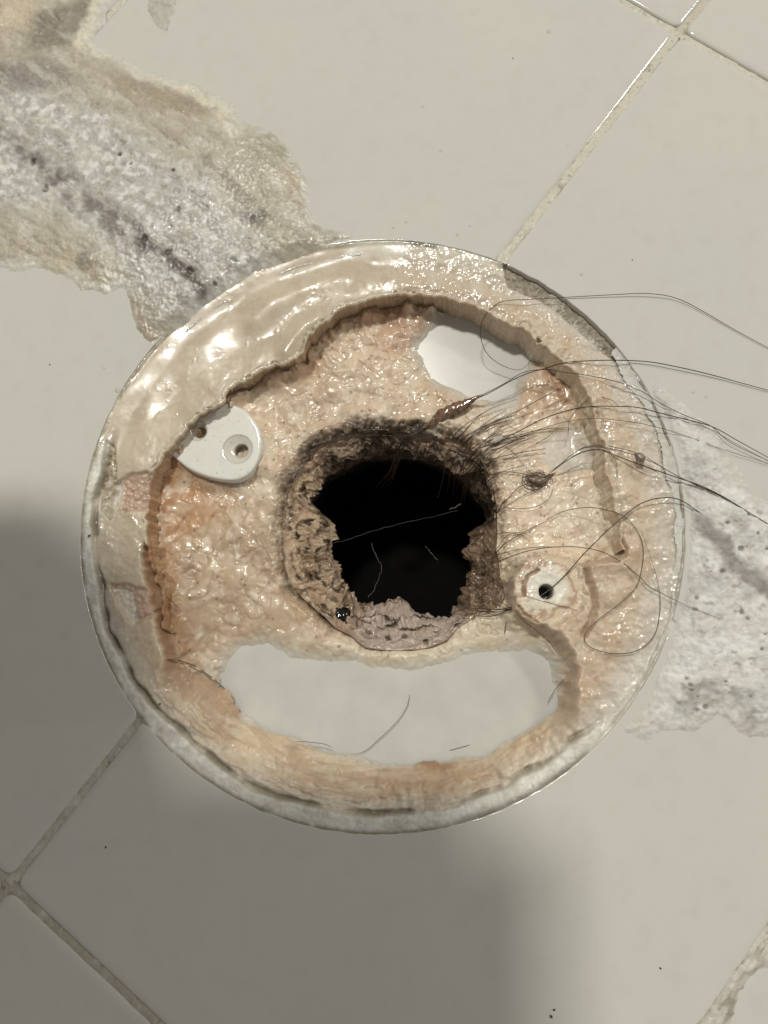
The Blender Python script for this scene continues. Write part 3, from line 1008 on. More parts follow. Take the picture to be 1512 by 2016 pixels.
hR = P(1075, 1165, -2.6)
dbh = np.hypot(X - hR[0], Y - hR[1])
cone = 1 - sst(1.2, 1.45, dbh)
Z = lerp(Z, -7.5, cone)

# --- colours
pa = Paint(X.shape, (196, 174, 144))
pa.coat(0.7 * sst(-0.1, 0.55, n_b), (198, 170, 138))
pa.coat(0.6 * sst(0.0, 0.6, fbm(X, Y, 7, 3, 701)), (204, 188, 160))
pa.coat(0.5 * sst(0.15, 0.6, fbm(X, Y, 2.2, 3, 703)), (170, 138, 108))
# right hand rim: pinkish grains
pa.coat(0.45 * sector(300, 40, 10) * sst(0.1, 0.6, n_a), (184, 146, 120))
# outer part greyer
pa.coat(0.75 * (1 - sst(3.5, 7.5, rin + 1.2 * n_b)), (196, 188, 174))
# top rim, watery grey beige
toprim = sector(adeg(1000, 560), adeg(640, 560), 6)
pa.coat(0.75 * toprim, (198, 180, 156))
pa.coat(0.6 * toprim * sst(0, 0.5, n_b), (206, 194, 176))
pa.coat(0.5 * toprim * (1 - sst(0.5, 3.0, sdI)), (186, 152, 124))
# flap
pa.coat(0.92 * flap, (196, 180, 154))
pa.coat(0.6 * flap * sst(-0.1, 0.6, fbm(X, Y, 9, 3, 711)), (184, 164, 140))
pa.coat(0.35 * flap * sst(0.0, 0.5, fbm(X, Y, 4, 4, 713)), (178, 154, 130))
pa.coat(0.35 * flap * sst(0.1, 0.5, fbm(X, Y, 1.0, 3, 715)) * sst(-0.1, 0.4, fbm(X, Y, 8, 2, 717)), (160, 142, 112))
pa.coat(0.45 * flap * sst(0.0, 0.5, n_b) * (1 - sst(1, 5, sdI)), (180, 162, 130))
pa.coat(0.5 * flap * (1 - sst(0.3, 1.2, sdI + 0.4 * n_a)), (168, 150, 118))
# lower rim: streaks of brown
pa.coat(0.9 * slope, (206, 184, 152))
pa.coat(0.6 * slope * sst(-0.15, 0.45, ring_n + 0.4 * n_b), (184, 152, 114))
pa.coat(0.6 * slope * sst(0.0, 0.45, -ring_n), (214, 198, 170))
ring_f2 = fbm(ang * 0.17, rin * 1.9 + 0.8 * n_b, 1.2, 3, 653)
pa.coat(0.45 * slope * sst(0.15, 0.55, ring_f2), (156, 124, 90))
pa.coat(0.65 * slope * sst(6, 2.5, rin - 1.5 * n_b - 1), (206, 198, 184))
pa.coat(0.75 * poly_mask(X + wz * 2, Y + wz2, [(810, 1480), (845, 1465), (880, 1490), (930, 1500), (870, 1520), (820, 1510)], 1.0, -5), (136, 84, 42))
pa.coat(0.45 * poly_mask(X + wz * 2, Y + wz2, [(740, 1500), (900, 1500), (1000, 1480), (980, 1540), (860, 1570), (760, 1560)], 2.5, -4), (178, 138, 96))
pa.coat(0.7 * poly_mask(X, Y, [(350, 1305), (400, 1320), (440, 1350), (470, 1390), (480, 1420), (420, 1400), (370, 1350)], 1.5, -6), (188, 150, 114))
# left slabs
slabs = sector(adeg(225, 1015), adeg(240, 1160), 1.5)
pa.coat(0.8 * slabs * (1 - ringm), (198, 182, 156))
pa.coat(0.6 * slabs * sst(0, 0.5, n_b), (176, 162, 132))
pa.coat(0.7 * notch, (184, 146, 122))
pa.coat(0.8 * strip, (158, 142, 112))
pa.coat(0.6 * strip * sst(0, 0.4, n_a), (206, 196, 180))
pa.coat(0.8 * slot, (214, 207, 194))
# outer ring and groove
pa.coat(0.9 * ringm, (228, 222, 208))
pa.coat(0.5 * ringm * sst(0.0, 0.5, fbm(X, Y, 3, 4, 773)), (190, 180, 160))
pa.coat(0.5 * ringm * sst(0, 0.6, n_b), (196, 186, 168))
pa.coat(0.85 * groove * sst(-0.7, 0.2, n_b), (124, 112, 86))
pa.coat(0.85 * np.exp(-(rin / 0.55) ** 2) * sst(-0.5, 0.2, fbm(X, Y, 6, 3, 721)), (128, 116, 88))
pa.coat(0.8 * np.exp(-(rin / 0.9) ** 2) * sector(adeg(900, 1640), adeg(1190, 1490), 3), (112, 104, 94))
pa.coat(0.95 * np.exp(-(rin / 0.7) ** 2) * sector(adeg(1340, 1000), adeg(1240, 720), 3), (136, 122, 104))
topring = sector(adeg(990, 520), adeg(690, 500), 3) * (1 - sst(2.5, 4.0, rin + 0.5 * n_b))
pa.coat(0.8 * topring, (214, 206, 188))
pa.coat(0.8 * topring * sector(adeg(860, 490), adeg(800, 480), 1) * (1 - sst(0.4, 1.0, rin)), (120, 110, 88))
# dirty gap
pa.coat(0.95 * gap, (150, 138, 116))
pa.coat(0.7 * gap * sst(0, 0.5, n_a), (112, 100, 80))
pa.coat(0.6 * gap * sst(0.1, 0.5, fbm(X, Y, 2.5, 3, 783)), (172, 160, 138))
pa.coat(0.85 * gap * sst(0.05, 0.35, n_b + 0.4 * n_f) * sector(330, 52, 8), (200, 193, 180))
# stained wall below the lip
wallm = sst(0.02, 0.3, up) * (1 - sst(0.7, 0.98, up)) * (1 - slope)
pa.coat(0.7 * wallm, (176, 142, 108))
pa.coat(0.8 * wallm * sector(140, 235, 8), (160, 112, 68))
pa.coat(0.7 * wallm * sector(330, 50, 10), (184, 164, 134))

# basin scum
fl = 1 - sst(0.0, 0.15, up)
pa.coat(fl, (214, 194, 166))
pa.coat(0.5 * fl * sst(-0.1, 0.5, n_b), (200, 168, 136))
pa.coat(0.65 * fl * sst(0, 0.6, fbm(X, Y, 8, 3, 731)), (208, 184, 152))
pa.coat(0.5 * fl * sst(0.1, 0.5, n_a), (176, 140, 110))
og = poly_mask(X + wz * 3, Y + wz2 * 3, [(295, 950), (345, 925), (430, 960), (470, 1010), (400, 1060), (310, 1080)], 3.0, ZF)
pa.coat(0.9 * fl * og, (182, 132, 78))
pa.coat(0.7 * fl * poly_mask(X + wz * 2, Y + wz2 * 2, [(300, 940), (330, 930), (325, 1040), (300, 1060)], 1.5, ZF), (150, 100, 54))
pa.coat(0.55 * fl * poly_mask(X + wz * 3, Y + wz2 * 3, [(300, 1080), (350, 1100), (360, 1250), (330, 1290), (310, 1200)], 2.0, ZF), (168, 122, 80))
pa.coat(0.75 * fl * smoothL * (1 - og), (178, 150, 114))
pa.coat(0.6 * fl * smoothL * sst(0.0, 0.5, fbm(X, Y, 7, 4, 765)), (150, 118, 82))
pa.coat(0.5 * fl * smoothL * sst(0.1, 0.5, fbm(X, Y, 6, 4, 767)), (200, 176, 142))
pa.coat(0.5 * fl * poly_mask(X + wz * 2, Y + wz2 * 2, [(560, 1050), (600, 1180), (660, 1240), (600, 1230), (540, 1150)], 1.5, ZF), (184, 142, 92))
pa.coat(0.75 * fl * smoothR, (218, 194, 164))
pa.coat(0.8 * fl * (1 - sst(0, 2.5, sp_r2)), (216, 200, 174))
pk = poly_mask(X + wz * 2, Y + wz2 * 2, [(700, 610), (800, 605), (850, 640), (820, 700), (760, 700)], 3, ZF)
pa.coat(0.6 * fl * pk, (190, 142, 110))
pa.coat(0.7 * fl * seg_mask(X, Y, [(845, 600), (880, 625), (850, 665)], 0.5, 2.2, ZF), (196, 158, 104))
pa.coat(0.85 * fl * seg_mask(X, Y, [(1045, 665), (1065, 700), (1090, 740), (1110, 780)], 0.7, 3.0, ZF), (166, 116, 70))
pa.coat(0.55 * fl * poly_mask(X + wz, Y + wz2, [(1010, 760), (1060, 730), (1110, 780), (1090, 830), (1020, 820)], 2.0, ZF), (200, 164, 126))
pa.coat(0.6 * fl * poly_mask(X + wz, Y + wz2, [(860, 745), (920, 775), (950, 800), (880, 810), (830, 770)], 2.0, ZF), (190, 150, 104))
pa.coat(0.7 * fl * poly_mask(X + wz * 2, Y + wz2 * 2, [(560, 740), (640, 700), (740, 760), (700, 840), (600, 850), (540, 800)], 4, ZF), (198, 176, 148))
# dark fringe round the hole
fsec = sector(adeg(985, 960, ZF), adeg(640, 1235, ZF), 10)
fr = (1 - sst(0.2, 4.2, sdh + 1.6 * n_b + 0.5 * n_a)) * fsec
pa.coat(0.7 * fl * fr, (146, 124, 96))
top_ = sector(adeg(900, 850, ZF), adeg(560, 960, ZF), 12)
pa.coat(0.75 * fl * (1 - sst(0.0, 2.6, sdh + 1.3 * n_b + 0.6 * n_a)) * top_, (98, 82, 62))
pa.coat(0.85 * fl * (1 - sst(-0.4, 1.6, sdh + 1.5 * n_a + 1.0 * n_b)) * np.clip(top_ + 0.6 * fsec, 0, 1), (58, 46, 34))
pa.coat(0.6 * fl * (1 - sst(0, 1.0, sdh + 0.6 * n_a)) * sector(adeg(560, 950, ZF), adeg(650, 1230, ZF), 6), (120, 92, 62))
# thin film below the hole
pa.coat(0.85 * fl * thin, (206, 194, 168))
pa.coat(0.5 * fl * thin * sst(0, 0.5, n_b), (196, 174, 136))
pa.coat(0.28 * fl * crease, (150, 118, 88))
pa.coat(0.4 * fl * sst(0.15, 0.6, fbm(X, Y, 4.5, 3, 761)) * (1 - smoothL), (180, 148, 118))
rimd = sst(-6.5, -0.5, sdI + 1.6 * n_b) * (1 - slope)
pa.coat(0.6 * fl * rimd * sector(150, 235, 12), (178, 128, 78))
pa.coat(0.5 * fl * rimd * sector(20, 130, 12), (192, 150, 108))
pa.coat(0.55 * fl * sst(0.2, 0.6, fbm(X, Y, 5, 4, 763)), (218, 202, 178))
# bits in the scum
sk, ids = worley(X, Y, 3.0, 751, 0.4)
pa.coat(0.6 * fl * (1 - sst(0.05, 0.13, sk + 0.05 * n_f)), (112, 82, 58))
whites = fl * (1 - sst(-1.2, 1.0, soft_r + 0.5 * n_b))
pa.raw(0.85 * whites, (0.66, 0.61, 0.53))
film = fl * (1 - sst(0.1, 4.4, bare + 1.2 * n_b + 0.4 * n_a))
pa.raw(0.95 * film, (0.62, 0.60, 0.545))
pa.coat(0.35 * film * sst(0.0, 0.4, fbm(X, Y, 3, 3, 781)), (204, 182, 146))
# right boss
bm_ = mesa > 0.3
pa.coat(0.9 * sst(0.1, 0.6, mesa), (208, 188, 158))
pa.coat(0.7 * sst(0.3, 0.8, mesa) * sst(0.2, 0.8, np.exp(-((terr - 5.1) / 0.5) ** 2)), (170, 128, 92))
pa.coat(0.9 * plasR, (222, 214, 200))
pa.coat(0.6 * plasR * sst(0.1, 0.5, n_b + 0.3 * n_a), (204, 186, 158))
pa.coat(0.75 * (1 - sst(0.1, 0.6, np.minimum(np.minimum(crack, crack2), crack3))) * sst(0.1, 0.5, mesa + 0.4), (150, 112, 84))
pa.coat((1 - sst(1.4, 2.0, dbh)) * 0.6, (160, 154, 142))
pa.coat(cone, (46, 38, 32))
# grey tint of old water along the outer edge on the lower right
pa.coat(0.5 * sector(adeg(1150, 1500), adeg(1330, 1150), 5) * (1 - sst(1.5, 4.0, rin + n_b)), (206, 200, 192))

wn_ = fbm(ang * 0.5, Z * 1.0, 1.8, 2, 771)
pa.coat(0.35 * wallm * sst(0.0, 0.5, wn_), (156, 122, 88))
pa.coat(0.35 * wallm * sst(0.0, 0.5, -wn_), (196, 174, 142))
uc = sector(70, 165, 8) * 1.9 + sector(0, 70, 8) * 0.35 + sector(165, 235, 8) * 0.5
GX, GY = X, Y
wet = np.clip(0.62 + 0.7 * n_b + 0.3 * n_c, 0, 1)
wet = lerp(wet, np.clip(0.4 + 0.9 * n_b + 0.4 * n_a, 0, 1), sector(270, 60, 10) * sst(0.1, 0.4, up))
wet = lerp(wet, np.clip(0.35 + 0.5 * n_b, 0, 1), slope * sst(0.1, 0.4, up))
wet = lerp(wet, 1.0, np.clip(flap + toprim, 0, 1) * 0.85)
wet = lerp(wet, 0.25, np.clip(ringm + gap, 0, 1))
wet = lerp(wet, np.clip(0.32 + 0.5 * n_c, 0, 1), fl * np.clip(smoothL + smoothR * 0.6 + thin, 0, 1))
wet = lerp(wet, np.clip(0.5 + 0.8 * fbm(X, Y, 5, 3, 775), 0, 1), flap)

A0, A1 = adeg(1219, 1070) - 360 if adeg(1219, 1070) > 180 else adeg(1219, 1070), adeg(322, 1235)
wall_s = facecen((((ang - A0) % 360) < (A1 - A0)).astype(float)) > 0.5
cutw = wall_s & (facecen(sdI) > -0.05) & (facecen(sdI) < 0.45)
inside = (facecen(r) < R0 + 0.45) & ~cutw
fc_up = facecen(up)
hole_f = facecen(sdh) > -0.15
bare_f = facecen(cov) > 0.03
flo = (fc_up < 0.12) & inside & hole_f & bare_f & (facecen(mesa) < 0.3)
boss_f = (facecen(mesa) >= 0.3) & inside & hole_f
rim_f = (fc_up >= 0.12) & inside & hole_f & ~boss_f
ring_f = rim_f & (facecen(ringm) > 0.5)
flap_f = rim_f & ~ring_f & (facecen(flap) > 0.5)
slab_f = rim_f & ~ring_f & ~flap_f & (facecen(slabs) > 0.5)
gap_f = rim_f & ~ring_f & ~flap_f & ~slab_f & (facecen(gap) > 0.5)
rest_f = rim_f & ~ring_f & ~flap_f & ~slab_f & ~gap_f
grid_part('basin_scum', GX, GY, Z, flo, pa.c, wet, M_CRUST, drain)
grid_part('rim_crust', GX, GY, Z, rest_f, pa.c, wet, M_CRUST, drain)
grid_part('outer_ring', GX, GY, Z, ring_f, pa.c, wet, M_MORTAR, drain)
tag(grid_part('silicone_strip', GX, GY, Z, flap_f, pa.c, wet, M_SILICONE, drain), 'smooth wet strip of old silicone with a ragged inner edge')
tag(grid_part('silicone_strip', GX, GY, Z, slab_f, pa.c, wet, M_SILICONE, drain), 'short broken piece of old silicone')
tag(grid_part('broken_edge', GX, GY, Z, gap_f, pa.c, wet, M_MORTAR, drain), 'grey dirty gap where the filling has broken out')
tag(grid_part('screw_boss', GX, GY, Z, boss_f, pa.c, wet, M_CRUST, drain), 'screw boss buried in flaky scale')

# --- the broken inner edge of the crust, where it drops to the basin
def bil(A, x, y):
    fx, fy = (x - xs[0]) / RES, (y - ys[0]) / RES
    ix, iy = np.clip(np.floor(fx).astype(int), 0, A.shape[1] - 2), np.clip(np.floor(fy).astype(int), 0, A.shape[0] - 2)
    u, v = fx - ix, fy - iy
    if A.ndim == 3:
        u, v = u[..., None], v[..., None]
    return (A[iy, ix] * (1 - u) + A[iy, ix + 1] * u) * (1 - v) + (A[iy + 1, ix] * (1 - u) + A[iy + 1, ix + 1] * u) * v


na = 2300
th_w = np.radians(np.linspace(A0 - 1.0, A1 + 1.0, na))
rr_w = np.linspace(30, R0 - 0.5, 600)
TW, RW = np.meshgrid(th_w, rr_w)
sdw = bil(sdI, C0[0] + RW * np.cos(TW), C0[1] + RW * np.sin(TW))
last_in = sdw.shape[0] - 1 - np.argmax((sdw < 0)[::-1], axis=0)
rl = rr_w[last_in]
rl = np.convolve(np.pad(rl, 5, mode='edge'), np.ones(11) / 11, mode='valid')
rl = rl + 0.22 * fbm(th_w * 50, th_w * 0, 1.1, 3, 1003)
ct, st = np.cos(th_w), np.sin(th_w)


def at_r(A, q):
    return bil(A, C0[0] + q * ct, C0[1] + q * st)


sm = lambda a, k: np.convolve(np.pad(a, k, mode='edge'), np.ones(2 * k + 1) / (2 * k + 1), mode='valid')
enda = np.minimum(np.degrees(th_w) - (A0 - 1), (A1 + 1) - np.degrees(th_w))
zt = sm(at_r(Z, rl + 1.0), 4) - 0.6 * sst(5, 0, enda)
zfl = np.minimum(sm(at_r(Z, rl - 0.5), 6), zt - 1.5)
cin = at_r(pa.c, rl + 0.9)
arcs = th_w * 50
ucw = np.interp(np.degrees(th_w), [A0, 20, 60, 80, 150, 175, 235], [0.0, 0.0, 0.3, 1.3, 1.3, 0.1, 0.0])
rows, cols = [], []
for dq, dz in ((1.25, -0.02), (0.95, 0.03), (0.65, 0.06), (0.4, 0.04), (0.2, -0.03), (0.05, -0.14), (-0.04, -0.30), (-0.05, -0.5)):
    q = rl + dq
    zz = zt + dz
    if dq > 0.5:
        zz = sm(at_r(Z, q), 1) + dz - 0.3 * sst(5, 0, enda)
    rows.append(np.stack([C0[0] + q * ct, C0[1] + q * st, zz], 1))
    cols.append(cin * (1.0 if dq > 0.3 else 0.97))
wallc = alb(196, 168, 134)[None] * np.ones((na, 1))
lw = sst(150, 185, np.degrees(th_w))[:, None]
wallc = wallc * (1 - lw) + alb(182, 138, 92) * lw
rw = sst(75, 40, np.degrees(th_w))[:, None]
wallc = wallc * (1 - rw) + alb(218, 202, 176) * rw
for k in range(1, 17):
    t = k / 16
    zz = lerp(zt - 0.5, zfl - 0.7, t)
    nz_ = fbm(arcs, zz * 1.3, 2.2, 3, 791)
    nz2 = fbm(arcs, zz * 1.3, 0.8, 2, 793)
    q = rl - 0.05 + ucw * sst(0, 0.3, t) * (1 - 0.35 * t) + (0.30 * nz_ + 0.08 * nz2) * sst(0.0, 0.15, t) - np.interp(np.degrees(th_w), [A0, A0 + 10, 45, 70, 150, 176, A1 - 16, A1 - 3, A1 + 2], [0.0, 0.9, 0.8, 0.0, 0.0, 0.9, 0.9, 0.2, 0.0]) * t ** 1.3
    rows.append(np.stack([C0[0] + q * ct, C0[1] + q * st, zz], 1))
    m1 = 0.3 * sst(0.0, 0.5, nz_)[:, None]
    m2 = 0.25 * sst(0.0, 0.5, -nz_)[:, None]
    m3 = (0.25 * sst(0.1, 0.5, nz2))[:, None]
    cc = wallc * (1 - m1) + alb(204, 180, 148) * m1
    cc = cc * (1 - m2) + alb(164, 128, 90) * m2
    cc = cc * (1 - m3 * 0.5) + alb(150, 114, 80) * m3 * 0.5
    e = 1 - sst(0, 0.15, t)
    cols.append(cc * (1 - e) + cin * e)
qlast = np.hypot(rows[-1][:, 0] - C0[0], rows[-1][:, 1] - C0[1])
for fr_q in (0.0, 0.5, 1.0):
    q = lerp(np.maximum(qlast, rl - 0.6), rl - 1.0, fr_q)
    zz = lerp(zfl - 0.25, at_r(Z, rl - 1.0) - 0.04, fr_q)
    rows.append(np.stack([C0[0] + q * ct, C0[1] + q * st, zz], 1))
    cols.append(lerp(wallc, at_r(pa.c, rl - 1.0), 0.3 + 0.7 * fr_q))
wv_ = np.array(rows)
wcol = np.array(cols)
nr_ = len(rows)
ii = np.arange(nr_ - 1)[:, None] * na
jj = np.arange(na - 1)[None, :]
q = np.stack([ii + jj, ii + jj + 1, ii + na + jj + 1, ii + na + jj], -1).reshape(-1, 4)
wwet = np.repeat(np.clip(0.4 + 0.6 * fbm(arcs, arcs * 0, 6, 2, 795), 0, 1)[None], nr_, 0)
tag(link('crust_edge', mesh_np('crust_edge', wv_.reshape(-1, 3), q[:, ::-1], wcol.reshape(-1, 3), wwet.ravel()), M_CRUST, drain), 'broken inner edge of the crust where it drops into the basin')

# --- white plastic body under it all
th = np.arange(161) * 2 * math.pi / 160
prof = []
a_ = np.arctan2(HP[:, 1] - CH[1], HP[:, 0] - CH[0]) % (2 * math.pi)
o_ = np.argsort(a_)
rh160 = np.interp(th[:-1], np.concatenate([a_[o_] - 2 * math.pi, a_[o_], a_[o_] + 2 * math.pi]), np.tile(np.hypot(*(HP - CH).T)[o_], 3))
ring_list = [(('h', 1.9), ZF - 4.0), (('h', 1.95), ZF - 2.2), (('h', 2.1), ZF - 1.2), (('h', 2.4), ZF - 0.50), (('h', 2.6), ZF - 0.40), (('h', 2.75), ZF - 0.40), (('h', 3.0), ZF - 0.40), (('m', 0.3), ZF - 0.40), (('m', 0.6), ZF - 0.40), (('m', 0.97), ZF - 0.40),
             (('c', R0 - 3.0), ZF - 0.4), (('c', R0 - 2.0), ZF - 0.2), (('c', R0 - 1.4), ZF + 0.6), (('c', R0 - 1.0), -4.5), (('c', R0 - 0.7), -4.0), (('c', R0 + 0.1), -3.9)]
vv = []
for (kind, q), z in ring_list:
    if kind == 'h':
        p = CH + (rh160 + q)[:, None] * np.stack([np.cos(th[:-1]), np.sin(th[:-1])], 1)
    elif kind == 'c':
        p = C0 + q * np.stack([np.cos(th[:-1]), np.sin(th[:-1])], 1)
    else:
        p0 = CH + (rh160 + 3.0)[:, None] * np.stack([np.cos(th[:-1]), np.sin(th[:-1])], 1)
        p1 = C0 + (R0 - 3.0) * np.stack([np.cos(th[:-1]), np.sin(th[:-1])], 1)
        p = p0 + (p1 - p0) * q
    vv.append(np.column_stack([p, np.full(len(p), z)]))
vv = np.array(vv)
nr, nt2 = vv.shape[:2]
ii = np.arange(nr - 1)[:, None] * nt2
jj = np.arange(nt2)[None, :]
jn = (jj + 1) % nt2
q = np.stack([ii + jj, ii + nt2 + jj, ii + nt2 + jn, ii + jn], -1).reshape(-1, 4)
link('drain_body', mesh_np('drain_body', vv.reshape(-1, 3), q[:, ::-1]), M_PLASTIC, drain)

# --- the screw boss on the left, clean white plastic with two screw holes
ZB = -4.0
BO = [(338, 897), (368, 921), (400, 936), (432, 944), (465, 945), (492, 932), (508, 908), (515, 880), (513, 852), (503, 830), (484, 808), (455, 795), (430, 790), (390, 800), (350, 850)]
bpts = smooth_line(PP(BO + [BO[0]], ZB), 6)[:-1]
lo, hi = bpts.min(0) - 1, bpts.max(0) + 1
xb, yb = np.meshgrid(np.arange(lo[0], hi[0], 0.10), np.arange(lo[1], hi[1], 0.10))
sdb = sd_poly(xb, yb, bpts, 3)
ed = np.clip(-sdb, 0, 1.0)
zb_ = ZB + 0.05 - 0.6 * (1 - np.sqrt(np.clip(1 - (1 - np.clip(ed / 0.6, 0, 1)) ** 2, 0, 1)))
zb_ = np.where(sdb > -0.02, ZF - 0.5, zb_)
zb_ = zb_ - 0.10 * sst(0, 7, -sdb) * 0
pb = Paint(xb.shape, (222, 219, 210))
pb.coat(0.3 * sst(0.1, 0.6, fbm(xb, yb, 3, 3, 801)), (210, 205, 194))
for (qx, qy, r1, r2) in ((474, 886, 1.28, 3.0), (394, 850, 1.1, 2.1)):
    c = P(qx, qy, ZB)
    c2 = P(qx - 6, qy - 2, ZB)
    d = np.hypot(xb - c[0], yb - c[1])
    d2 = np.hypot(xb - c2[0], yb - c2[1]) + 0.08 * fbm(xb, yb, 0.8, 2, 803)
    zb_ = zb_ - 0.45 * (1 - sst(r1, r2, d2)) - 0.15 * (1 - sst(r2 - 0.25, r2 + 0.05, d2))
    zb_ = lerp(zb_, ZB - 3.9, 1 - sst(r1 - 0.12, r1 + 0.12, d))
    pb.coat(0.55 * (1 - sst(r2 - 0.5, r2 + 0.2, d2)), (188, 178, 160))
    pb.coat(0.6 * np.exp(-((d2 - r2) / 0.18) ** 2), (166, 154, 132))
    pb.coat(0.6 * (1 - sst(r1, r1 + 0.7, d)), (150, 142, 128))
    pb.coat(1 - sst(r1 - 0.1, r1 + 0.15, d), (74, 70, 62))
sk2, _ = worley(xb, yb, 1.6, 811, 0.35)
pb.coat(0.55 * (1 - sst(0.04, 0.14, sk2)), (150, 140, 122))
tag(grid_part('screw_boss', xb, yb, zb_, facecen(sdb) < 0.15, pb.c, np.full(xb.shape, 1.0), crust_material('boss_plastic', 0.008, 1.0, 0.15, 0.3, 0.10, 0.5, cv=0.15), drain), 'clean white screw boss with two screw holes')

# --- pipe with scum and slime
nth, ndp = 900, 190
tt = np.arange(nth) * 2 * math.pi / nth
dd_ = np.concatenate([np.linspace(-0.2, 14, 120), np.linspace(14.4, 46, ndp - 120)])
T, D = np.meshgrid(tt, dd_)


def polar_r(pts):
    """radius of a star shaped outline about CH at each angle"""
    p = np.asarray(pts) - CH
    a = np.arctan2(p[:, 1], p[:, 0]) % (2 * math.pi)
    rr = np.hypot(p[:, 0], p[:, 1])
    o = np.argsort(a)
    a, rr = a[o], rr[o]
    return np.interp(tt, np.concatenate([a - 2 * math.pi, a, a + 2 * math.pi]), np.tile(rr, 3))


rh = polar_r(HP)
DL = 5.0
rb = polar_r(PP(BLACK, ZF - DL))
rhT = np.broadcast_to(rh, T.shape)
rbT = np.broadcast_to(np.minimum(rb, rh + 1.0), T.shape)
tdeg = np.degrees(T)
rq_ = lerp(rhT, rbT, sst(0, DL, D) * np.clip((rhT - rbT) / 3.0, 0, 1)) - 0.9 * D
cx_, cy_ = np.cos(T) * rq_, np.sin(T) * rq_


def ps(scale, octv, seed):
    """noise over the scum in the pipe's mouth and down its wall"""
    return fbm(cx_, cy_, scale, octv, seed)


def tsec(a0, a1, soft):
    w = (a1 - a0) % 360
    d = (tdeg - a0) % 360
    d = np.where(d > 180 + w / 2, d - 360, d)
    return sst(-soft, soft, d) * (1 - sst(w - soft, w + soft, d))


def tdg(px, py):
    p = P(px, py, ZF - 3) - CH
    return math.degrees(math.atan2(p[1], p[0])) % 360


ledge = np.clip((rhT - rbT) / 3.0, 0, 1)
fin = sst(0, DL, D)
rr_ = lerp(rhT, rbT, fin * ledge)
back = sst(DL, DL + 4, D)
rr_ = lerp(rr_, 21.2, back)
wv, wid = worley(cx_ + 0.9 * ps(2.5, 3, 819), cy_ + 0.9 * ps(2.5, 3, 820), 3.2, 821)
lob = np.clip(1 - (wv / 0.7) ** 2, 0, 1)
shelf = ledge * sst(0.2, 2.0, D) * (1 - back)
bump_n = ps(2.2, 4, 823)
bump_b = ps(6.0, 3, 825)
ztop = ZF - 0.1 - D
ztop = ztop + shelf * (1.5 * lob * (0.3 + wid) + 1.3 * bump_b + 1.2 * bump_n + 0.5 * ps(0.9, 2, 829) - 0.5)
rr_ = rr_ + shelf * (1.2 * bump_b + 1.5 * bump_n + 0.9 * ps(1.1, 3, 841)) * sst(1, 4, D) - (1 - shelf) * (1.0 * ps(5, 3, 827) + 0.55 * bump_n + 0.25 * ps(0.9, 2, 833) + 0.3) * sst(0, 1.5, D)
PXx = CH[0] + rr_ * np.cos(T)
PYy = CH[1] + rr_ * np.sin(T)
pp = Paint(T.shape, (150, 122, 96))
pp.coat(0.7 * sst(-0.1, 0.5, bump_n), (182, 152, 124))
pp.coat(0.7 * sst(0.0, 0.5, bump_b), (116, 92, 68))
lowp = tsec(tdg(690, 1270), tdg(930, 1225), 6)
pp.coat(0.8 * lowp, (178, 158, 144))
pp.coat(0.6 * lowp * sst(0.0, 0.5, bump_n), (196, 178, 166))
leftp = tsec(tdg(590, 900), tdg(660, 1235), 6)
pp.coat(0.7 * leftp, (186, 158, 124))
pp.coat(0.7 * leftp * sst(0, 0.5, bump_b), (140, 110, 78))
pp.coat(0.8 * leftp * sst(0.15, 0.5, bump_n + 0.4 * ps(1.2, 2, 837)), (64, 48, 32))
pp.coat(0.5 * leftp * sst(0.15, 0.5, -bump_n), (196, 172, 138))
pits = (1 - sst(0.12, 0.30, np.where(wid > 0.45, wv, 1))) * sst(0.5, 1.5, D)
pp.coat(0.9 * pits * (lowp + leftp), (62, 46, 34))
ztop = ztop - 1.3 * pits * np.clip(lowp + leftp, 0, 1)
topw = tsec(tdg(975, 960), tdg(620, 880), 6)
pp.coat(0.85 * topw, (148, 124, 100))
pp.coat(0.6 * topw * sst(0, 0.5, bump_n), (156, 130, 108))
pp.coat(0.75 * topw * sst(-0.1, 0.4, bump_b + 0.3 * bump_n), (62, 48, 36))
pp.coat(0.7 * tsec(tdg(780, 850), tdg(680, 850), 5) * sst(-0.2, 0.3, bump_n), (40, 30, 22))
rgt = tsec(tdg(920, 1215), tdg(980, 1010), 5)
pp.coat(0.85 * rgt, (138, 110, 82))
pp.coat(0.6 * rgt * sst(0, 0.5, bump_n), (92, 70, 50))
pp.coat(0.8 * tsec(tdg(975, 1040), tdg(970, 970), 4), (44, 32, 26))
pp.coat(0.65 * ledge * sst(2.6, 5.0, D + 1.5 * bump_n) * (1 - 0.5 * lowp), (84, 64, 46))
pp.coat(0.5 * topw * sst(0.1, 0.5, ps(1.6, 3, 843)) * sst(1, 3, D), (176, 150, 126))
# first edge of the opening, brown line
pp.coat(0.6 * np.exp(-((D - 0.5) / 0.5) ** 2) * sst(-0.2, 0.3, bump_n), (112, 84, 54))
